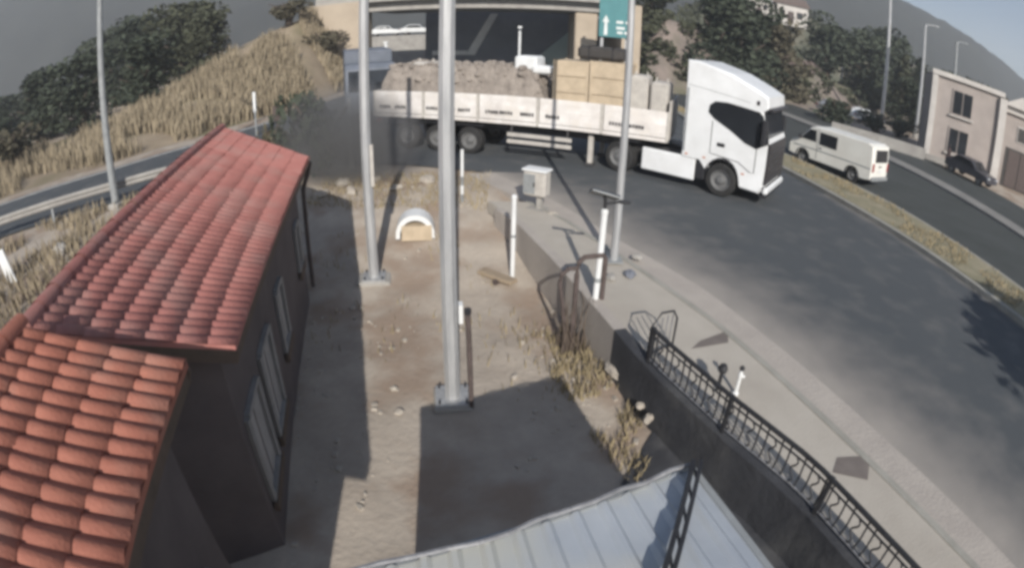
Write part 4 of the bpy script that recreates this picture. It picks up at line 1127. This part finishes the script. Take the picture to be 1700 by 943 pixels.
vn.scale = (.89, .89, .91)
def car(loc, rz, paint, label):
    c = empty('parked_car', loc, rz, label, 'car', 'cars parked before the houses')
    pr = [(2.1, .35), (2.12, .62), (1.9, .78), (1.0, .9), (.45, 1.38), (-.9, 1.42), (-1.6, .98), (-2.05, .9), (-2.1, .4)]
    MB().extr(pr[::-1], .85, .09, .14).build('body', paint, c)
    for s in (-1, 1):
        w_ = [(.9, .93), (.42, 1.31), (-.85, 1.34), (-1.35, .98)]
        if s > 0: w_ = w_[::-1]
        MB().plate([(x, s * .79, z) for x, z in w_], (0, s, 0), .06).build('side_window', GLASS, c)
        wheel(c, 1.3, s * .74, .32, .2, s); wheel(c, -1.3, s * .74, .32, .2, s)
        MB().box((2.06, s * .6, .66), (.1, .3, .12), bev=.02).build('headlight', LAMPG, c); MB().box((-2.04, s * .62, .78), (.1, .28, .14), bev=.02).build('tail_lamp', REDL, c)
    MB().plate([(1.0, -.66, .93), (1.0, .66, .93), (.5, .6, 1.35), (.5, -.6, 1.35)], (.7, 0, .7), .02).build('windscreen', GLASS, c)
    return c
car((33.5, 47.5, 0), R(20), WHITE, 'white car parked between the lamp columns')
car((31.0, 49.0, 0), R(10), CARS, 'silver car parked behind the van near the trees')
car((29.4, 26.6, .02), R(-80), CARD, 'dark car parked before the two-storey house')

# ------------------------------------------------------------------ houses at the right
hs = empty('two_storey_house', (28.9, 31.6, 0), R(-36), 'two-storey pinkish plaster house at the right edge', 'house'); hs.scale = (.91, 1, 1)
def hbox(n, c, s, m, parent=hs): return MB().box(c, s).build(n, m, parent)
hbox('wall', (3.3, 3.6, 3.15), (6.6, 7.2, 6.5), HPINK)
hbox('corner_pilaster', (6.66, -.12, 3.1), (.7, .5, 6.3), HWHITE); hbox('corner_pilaster', (.15, -.08, 3.1), (.5, .3, 6.4), HWHITE)
hbox('parapet', (3.3, -.06, 6.52), (6.9, .4, .35), HWHITE)
hbox('roof', (3.3, 3.6, 6.45), (6.5, 7.0, .12), HROOF)
for zc in (4.75, 1.95):
    w_ = MB(); w_.box((2.85, -.03, zc), (2.0, .12, 1.9)); wo = w_.build('window', HPINK, hs)
    for s in (-1, 1): MB().box((2.85 + s * .46, -.08, zc), (.84, .06, 1.68)).build('pane', GLASS, wo)
    MB().box((2.85, -.12, zc - 1.02), (2.3, .26, .1)).build('sill', HWHITE, wo)
hbox('wing_wall', (10.6, 3.2, 2.75), (7.4, 5.2, 5.6), HPINK)
hbox('wing_parapet', (10.6, .5, 5.7), (7.6, .4, .5), HWHITE)
gp = MB(); gp.plate([(7.0, .2, 5.95), (9.6, .2, 5.95), (9.6, .2, 6.2), (8.6, .2, 6.9), (7.0, .2, 6.1)], (0, -1, 0), .3).build('gable_piece', HWHITE, hs)
g1 = MB(); g1.box((9.9, .58, 1.45), (4.4, .12, 2.9)); go = g1.build('garage_opening', TARP, hs)
for x in (8.6, 9.9, 11.2): MB().box((x, .50, 1.4), (1.2, .06, 2.7)).build('door_panel', RUST, go)
g2 = MB(); g2.box((10.2, .58, 4.1), (3.2, .12, 1.2)); g2o = g2.build('window', HWHITE, hs)
for x in (9.4, 11.0): MB().box((x, .5, 4.1), (1.4, .05, 1.02)).build('pane', TARP, g2o)
hbox('plinth', (3.3, -.12, .2), (6.4, .3, .45), CONC)
hbox('yard_wall', (-4.2, -1.2, .4), (8.2, .25, .8), CONC)
for i, (x, y, z, s, rz, lab) in enumerate(((33.5, 63, .2, 1.0, 20, 'small pale house with dark gable roof behind the truck cab'), (46, 92, 11.0, 1.1, -10, 'pale house high on the hillside above the trees'), (38.5, 91.0, 11.5, .9, 15, 'white house with bright roof at the top of the hillside'))):
    h = empty('small_house', (x, y, z), R(rz), lab, 'house'); h.scale = (s, s, s)
    MB().box((0, 0, 1.4), (6, 5, 3.4)).build('wall', HWHITE, h)
    MB().add([(-3.3, -2.8, 3.1), (3.3, -2.8, 3.1), (3.3, 2.8, 3.1), (-3.3, 2.8, 3.1), (-3.3, 0, 4.7), (3.3, 0, 4.7)], [(0, 1, 5, 4), (2, 3, 4, 5), (0, 4, 3), (1, 2, 5), (0, 3, 2, 1)]).build('roof', HROOF if i != 2 else WHITE, h)
    for xx in (-1.5, 1.5):
        w_ = MB().box((xx, -2.52, 1.6), (1.1, .1, 1.2)).build('window', HPINK, h); MB().box((xx, -2.58, 1.6), (.9, .04, 1.0)).build('pane', GLASS, w_)
    MB().box((0, -2.52, 1.0), (1.0, .08, 2.1)).build('door', RUST, h)
def upole(loc, h, r, label, arm=True, m=GALVD):
    o = empty('lamp_column', loc, R(rnd.uniform(-20, 20)), label, 'lamp post', 'lamp columns along the service road')
    MB().tube([(0, 0, -.3), (0, 0, h * .5), (0, 0, h)], [r, r * .85, r * .65], 9).build('shaft', m, o)
    MB().lathe_z([(r * 1.5, 0), (r * 1.5, .5), (r * 1.05, .6)], n=9).build('base_collar', CONC, o)
    MB().tube([(0, 0, h - .3), (.35, 0, h + .1), (1.3, 0, h + .25)], .06, 6).build('arm', m, o)
    MB().box((1.5, 0, h + .25), (.6, .22, .12), bev=.03).build('lamp_head', m, o)
    return o
upole((37.8, 49.6, 0), 16, .26, 'tall pale lamp column above the rear of the van', m=GALV)
upole((38.3, 43.8, 0), 11.6, .22, 'second lamp column, left of the two-storey house', m=GALV)
upole((45.5, 46, 0), 11.5, .24, 'lamp column rising behind the two-storey house')
upole((50, 78, 0), 8.5, .24, 'short distant lamp column among the dark trees')
upole((47, 92, 8), 9, .2, 'farthest lamp column high on the hillside')

# person by the road before the house
pe = empty('person', (28.7, 28.6, .004), R(200), 'person in dark clothes standing before the two-storey house', 'person')
body = bpy.data.meshes.new('body')
J = {'pel': (0, 0, .95), 'ch': (0, .0, 1.32), 'nk': (0, 0, 1.5), 'hd': (0, -.02, 1.64), 'ht': (0, -.02, 1.74),
     'hl': (.1, 0, .9), 'kl': (.11, -.03, .5), 'al': (.11, .02, .08), 'tl': (.12, -.14, .04),
     'hr': (-.1, 0, .9), 'kr': (-.12, .02, .5), 'ar': (-.12, .06, .08), 'tr': (-.13, -.1, .04),
     'sl': (.2, 0, 1.42), 'el': (.27, .03, 1.14), 'wl': (.27, -.06, .9), 'fl': (.27, -.09, .8), 'sr': (-.2, 0, 1.42), 'er': (-.27, .03, 1.14), 'wr': (-.26, -.08, .9), 'fr': (-.26, -.11, .8)}
RAD = {'pel': .15, 'ch': .16, 'nk': .06, 'hd': .095, 'ht': .07, 'hl': .09, 'kl': .06, 'al': .045, 'tl': .04, 'hr': .09, 'kr': .06, 'ar': .045, 'tr': .04, 'sl': .065, 'el': .045, 'wl': .035, 'fl': .03, 'sr': .065, 'er': .045, 'wr': .035, 'fr': .03}
ks = list(J); E_ = [('pel', 'ch'), ('ch', 'nk'), ('nk', 'hd'), ('hd', 'ht'), ('pel', 'hl'), ('hl', 'kl'), ('kl', 'al'), ('al', 'tl'), ('pel', 'hr'), ('hr', 'kr'), ('kr', 'ar'), ('ar', 'tr'), ('ch', 'sl'), ('sl', 'el'), ('el', 'wl'), ('wl', 'fl'), ('ch', 'sr'), ('sr', 'er'), ('er', 'wr'), ('wr', 'fr')]
body.from_pydata([J[k] for k in ks], [(ks.index(a), ks.index(b)) for a, b in E_], [])
bo_ = bpy.data.objects.new('body', body); COL.objects.link(bo_); bo_.parent = pe
sk_ = bo_.modifiers.new('skin', 'SKIN'); ss = bo_.modifiers.new('sub', 'SUBSURF'); ss.levels = 1; ss.render_levels = 1
for i, k in enumerate(ks):
    body.skin_vertices[0].data[i].radius = (RAD[k], RAD[k]); body.skin_vertices[0].data[i].use_root = (k == 'pel')
body.materials.append(mat('dark_clothes', (.07, .045, .045), (.04, .03, .03), rough=.9))
MB().lathe_z([(.0, -.02), (.1, .0), (.105, .06), (.06, .13), (0, .15)], (0, -.01, 1.64), 10).build('hair', BLACKP, pe)

# ------------------------------------------------------------------ trees and scrub
LT = 'trees on the left skyline'
for (x, y, z, k, lf, sx, sz, lab) in (
    (-50, 57, -.5, 'mass', LEAF1, 3.0, 2.5, 'tallest rounded dark tree on the left skyline'),
    (-41, 52, 1.0, 'mass', LEAF1, 2.6, 2.0, 'dark tree on the left skyline right of the lamp column'),
    (-33, 49, 1.5, 'mass', LEAF2, 2.5, 2.05, 'olive tree at the top of the dry embankment'),
    (-27.5, 46, 2.0, 'mass', LEAF2, 2.0, 1.55, 'rightmost olive tree above the dry embankment'),
    (-62, 46, -.5, 'mass', LEAF1, 3.0, 1.45, 'broad dark tree at the far left edge'),
    (-45, 38, 0, 'mass', LEAF1, 2.5, 1.45, 'dark tree behind the lamp column, nearer the road'),
    (-36, 36, 0, 'mass', LEAF1, 2.4, 1.45, 'low dark tree on the crest of the embankment'),
    (-52, 33, 0, 'mass', LEAF1, 2.8, 1.1, 'dark tree in front of the skyline at the left'),
    (-43, 29.5, 0, 'mass', LEAF1, 2.3, .85, 'lowest dark tree along the left road'),
    (-29.5, 37.5, .6, 'mass', LEAF1, 2.1, 1.35, 'small dark tree where the embankment crest begins to rise')):
    tree('broadleaf_tree', k, lf, (x, y, z), sx, sz, lab, LT)
tree('bush', 'bush', LEAF3, (-31, 23.6, .7), 2.0, 1.7, 'dark brown bush on the embankment at the left edge', cat='bush')
tree('bush', 'bush', LEAF3, (-18.2, 43.2, 6.2), 1.8, 1.3, 'grey-brown bush at the top of the embankment by the overpass', cat='bush')
tree('bush', 'bush', LEAF3, (-15.6, 44.5, 3.4), 2.0, 1.2, 'low bush at the foot of the tan abutment', cat='bush')
tree('bush', 'bush', LEAF1, (-6.25, 17.2, -.15), 1.15, 2.1, 'dark bush behind the far end of the gatehouse', cat='bush')
tree('bush', 'bush', LEAF3, (-7.7, 17.5, -.1), .9, 1.3, 'thin greyish bush left of the dark bush behind the gatehouse', cat='bush')
RT = 'trees behind the truck and van'
for (x, y, z, k, lf, sx, sz, lab) in (
    (13.2, 57, 5.6, 'mass', LEAF2, 1.6, 1.1, 'dark tree right of the teal road sign'),
    (18.4, 51.5, .8, 'mass', LEAF1, 2.2, 2.0, 'big dark tree above the roof of the truck cab'),
    (21.2, 52, .2, 'mass', LEAF1, 2.6, 2.3, 'dark tree right of the big tree above the cab'),
    (25.6, 54, .2, 'mass', LEAF3, 2.3, 1.9, 'brownish tree beside the small pale house'),
    (40, 66, .2, 'mass', LEAF1, 2.9, 2.5, 'dark tree right of the small pale house'),
    (46, 64, .2, 'mass', LEAF1, 2.8, 2.5, 'dense dark tree left of the tall lamp column'),
    (52, 68, .2, 'mass', LEAF1, 3.0, 2.6, 'dense dark tree right of the tall lamp column'),
    (44, 54, .2, 'tall', LEAF2, 1.9, 1.35, 'slim olive tree between the two lamp columns'),
    (49.5, 57, .2, 'tall', LEAF1, 2.1, 1.4, 'slim dark tree right of the second lamp column'),
    (42, 49, .2, 'mass', LEAF1, 1.5, 1.2, 'small dark tree left of the two-storey house'),
    (53, 52, .2, 'mass', LEAF1, 2.8, 1.9, 'dark tree behind the left side of the two-storey house'),
    (62, 52, .2, 'mass', LEAF3, 2.6, 1.7, 'brown tree behind the roof of the two-storey house'),
    (34, 74, 1.0, 'mass', LEAF2, 2.6, 2.0, 'olive tree behind the small pale house'),
    (30, 40, .1, 'bush', LEAF1, 1.6, 1.2, 'low dark bush beyond the service road behind the van'),
    (34, 41.5, .1, 'bush', LEAF2, 1.7, 1.1, 'olive bush between van and lamp columns'),
    (26.5, 42, .1, 'bush', LEAF1, 2.0, 1.5, 'dark bush just above the roof of the van')):
    tree('broadleaf_tree' if k in ('round', 'mass') else 'slender_tree' if k == 'tall' else 'bush', k, lf, (x, y, z), sx, sz, lab, RT, cat='bush' if k == 'bush' else 'tree')
# pale rubble lumps along the far edge of the yard
q = random.Random(44)
for i, (x, y) in enumerate(((-5.2, 16.1), (-4.3, 16.5), (-3.4, 15.6), (-2.6, 16.4), (-5.6, 15.2), (-4.7, 15.3))):
    stone((x, y, ground_z(x, y) + .05), (q.uniform(.2, .42), q.uniform(.15, .25), q.uniform(.1, .18)), 'pale rubble lump ' + ('left of the pale slim post', 'behind the grey pole near the gatehouse', 'right of the grey pole, towards the arched shelter', 'farthest right, below the trailer wheels', 'at the far corner of the gatehouse', 'in front of the pale slim post')[i], 50 + i, 'rubble_lump')['group'] = 'rubble lumps at the yard edge'
# scrub covering the hillside: one mass
q = random.Random(9); mb = MB(); cs = []
for _ in range(150):
    u = q.random(); v = q.uniform(.15, 1.0)
    p = ipl([(14, 72, 5.0), (24, 82, 9.0), (34, 92, 13.0), (48, 100, 15), (62, 100, 13), (84, 96, 10), (110, 90, 6)], u); L = math.hypot(p[0], p[1])
    s_ = 1 - (1 - v) * 26 / L
    cs.append(((p[0] * s_, p[1] * s_, -.2 + (p[2] + .2) * sstep(v) ** 1.1 + .4), q.uniform(.9, 2.2), q.uniform(.7, 1.5)))
for _ in range(60):
    u, v = q.random() ** 1.3, q.uniform(.25, 1.0); x = lerp(9.2, 48, u) + 3 * v * (1 - u); y = lerp(44.5 + 14 * u, 52 + 16 * u, v)
    cs.append(((x, y, lerp(7.2, 2.0, u ** .8) * sstep(v * 1.15) * (.25 + .75 * min(1, u * 14 + v * .6)) + .2), q.uniform(.4, 1.3), q.uniform(.3, .8)))
leaf_blob(mb, cs, 19000, .26, 10)
tag(mb.build('hillside_scrub', LEAF2), 'scrub growing over the hillside', kind='stuff')
# dry reeds on the embankment
sp_ = []
for _ in range(26000):
    u = q.random() ** .8; w = q.uniform(.02, 1.0)
    b = ipl(BASE, u); t = ipl(TOP, u)
    x, y = lerp(b[0], t[0], w) + q.uniform(-.2, .2), lerp(b[1], t[1], w) + q.uniform(-.2, .2)
    if nz(x, y, .25, 1) < -.22: continue
    z = -.05 + (t[2] + .05) * w ** 1.15 + .35 * nz(x, y, .35, 2) * math.sin(math.pi * w)
    sp_.append((x, y, z))
blades('dry_reeds', STRAW, sp_, .35, 1.15, .09, 'tall dry reeds and grass covering the embankment', 6, .3)
# dry tufts in the yard, along the wall and behind the guard rail
sp_ = []
for _ in range(9000):
    x, y = q.uniform(-6, 2.2), q.uniform(7.2, 17.2)
    if x > interp(WALL, min(y, 14)) - .12: continue
    d_ = interp(WALL, y) - x
    dens = max(0, nz(x, y, .9, 12)) * 1.2 * (1 if y > 13 else .35) + (.9 if y > 14.3 else 0) + (.5 if d_ < 1.2 and y < 9.5 else 0)
    if q.random() > dens: continue
    sp_.append((x, y, ground_z(x, y)))
for _ in range(6000):
    x, y = q.uniform(-.5, 2.4), q.uniform(4, 9.2); d_ = interp(WALL, y) - x
    if .12 < d_ < 1.0 and nz(x, y, 1.2, 4) > -.1 : sp_.append((x, y, ground_z(x, y)))
blades('dry_grass', DRYG, sp_, .05, .24, .026, 'dry grass tufts in the yard', 8, .6)
sp_ = []
for _ in range(14000):
    x, y = q.uniform(-24, -6.5), q.uniform(4, 18)
    t_ = interp([(p[1], p[0]) for p in RL], y)
    if x < t_ + .1 or x > -6.8: continue
    if nz(x, y, .5, 21) < -.25: continue
    sp_.append((x, y, ground_z(x, y)))
blades('roadside_grass', STRAW, sp_, .15, .55, .05, 'dry grass between guard rail and gatehouse', 11, .5)
sp_ = []
for _ in range(9000):
    y = q.uniform(2, 45); a, b = interp(MEDN, y) + .3, interp(MEDF, y) - .3; x = q.uniform(a, b)
    if nz(x, y, .8, 31) > -.05: sp_.append((x, y, .17))
blades('median_grass', DRYG, sp_, .04, .16, .04, 'short dry grass on the median', 12, .6)
# unseen trees added right of the camera so their shade lies on the carriageway
tree('broadleaf_tree', 'mass', LEAF1, (13.4, -4.9, .1), 2.25, 1.6, 'first unseen tree on the median, added to shade the carriageway', seed=11)
tree('broadleaf_tree', 'mass', LEAF1, (14.3, -5.8, .1), 2.25, 1.65, 'second unseen tree on the median, added to shade the carriageway', seed=13)
tree('broadleaf_tree', 'mass', LEAF1, (13.6, -8.2, .1), 2.3, 1.7, 'third unseen tree on the median, added to shade the carriageway', seed=12)
# vehicles on the terrace beyond the bridge
car((-17.0, 73.2, 3.9), R(5), WHITE, 'left white car on the terrace beyond the left span')
car((-12.9, 73.0, 3.9), R(-4), WHITE, 'right white car on the terrace beyond the left span')
# pebbles
q = random.Random(77); pb = MB()
for _ in range(900):
    x, y = q.uniform(-4, 2.2), q.uniform(3, 16.5)
    if x > interp(WALL, min(y, 14)) - .15 or nz(x, y, .8, 51) < .08: continue
    z = ground_z(x, y); s = q.choice((.012, .018, .025, .04)) * q.uniform(.8, 1.3); a = q.uniform(0, 3)
    pb.box((x, y, z + s * .3), (s * 2, s * 1.5, s * 1.1), rz=a, rx=q.uniform(-.3, .3))
tag(pb.build('pebbles', STONE), 'small pebbles strewn over the yard', kind='stuff')
# drifting exhaust smoke behind the gatehouse roof
sm = MB(); sm.lathe_z([(0.001, -1), (.38, -.92), (.71, -.71), (.92, -.38), (1, 0), (.92, .38), (.71, .71), (.38, .92), (0.001, 1)], n=18)
so = sm.build('smoke', None); so.location = (-5.1, 16.4, 1.4); so.scale = (2.6, 1.8, 1.85)
ms = bpy.data.materials.new('smoke'); ms.use_nodes = True; nt = ms.node_tree; nt.nodes.remove(nt.nodes['Principled BSDF'])
pv = nt.nodes.new('ShaderNodeVolumePrincipled'); pv.inputs['Color'].default_value = (.33, .33, .335, 1)
tc = nt.nodes.new('ShaderNodeTexCoord'); gd_ = nt.nodes.new('ShaderNodeTexGradient'); gd_.gradient_type = 'SPHERICAL'
nn = nt.nodes.new('ShaderNodeTexNoise'); nn.inputs['Scale'].default_value = 1.6; nn.inputs['Detail'].default_value = 3
nt.links.new(tc.outputs['Object'], gd_.inputs[0]); nt.links.new(tc.outputs['Object'], nn.inputs[0])
m1 = nt.nodes.new('ShaderNodeMath'); m1.operation = 'MULTIPLY'; nt.links.new(gd_.outputs['Fac'], m1.inputs[0]); nt.links.new(nn.outputs['Fac'], m1.inputs[1])
m2 = nt.nodes.new('ShaderNodeMath'); m2.operation = 'MULTIPLY'; nt.links.new(m1.outputs[0], m2.inputs[0]); m2.inputs[1].default_value = 4.0
nt.links.new(m2.outputs[0], pv.inputs['Density']); nt.links.new(pv.outputs[0], nt.nodes['Material Output'].inputs['Volume'])
so.data.materials.append(ms); tag(so, 'drifting dark exhaust smoke behind the gatehouse', kind='stuff')
# thin summer haze over the whole place
hz = MB().box((0, 250, 44), (1800, 1500, 200)).build('haze', None)
hm_ = bpy.data.materials.new('haze'); hm_.use_nodes = True
nt = hm_.node_tree; nt.nodes.remove(nt.nodes['Principled BSDF'])
pv = nt.nodes.new('ShaderNodeVolumePrincipled'); pv.inputs['Color'].default_value = (.86, .9, .95, 1); pv.inputs['Density'].default_value = 0.0012; pv.inputs['Anisotropy'].default_value = 0.2
nt.links.new(pv.outputs[0], nt.nodes['Material Output'].inputs['Volume'])
hz.data.materials.append(hm_); tag(hz, 'thin haze over the whole place', kind='stuff')
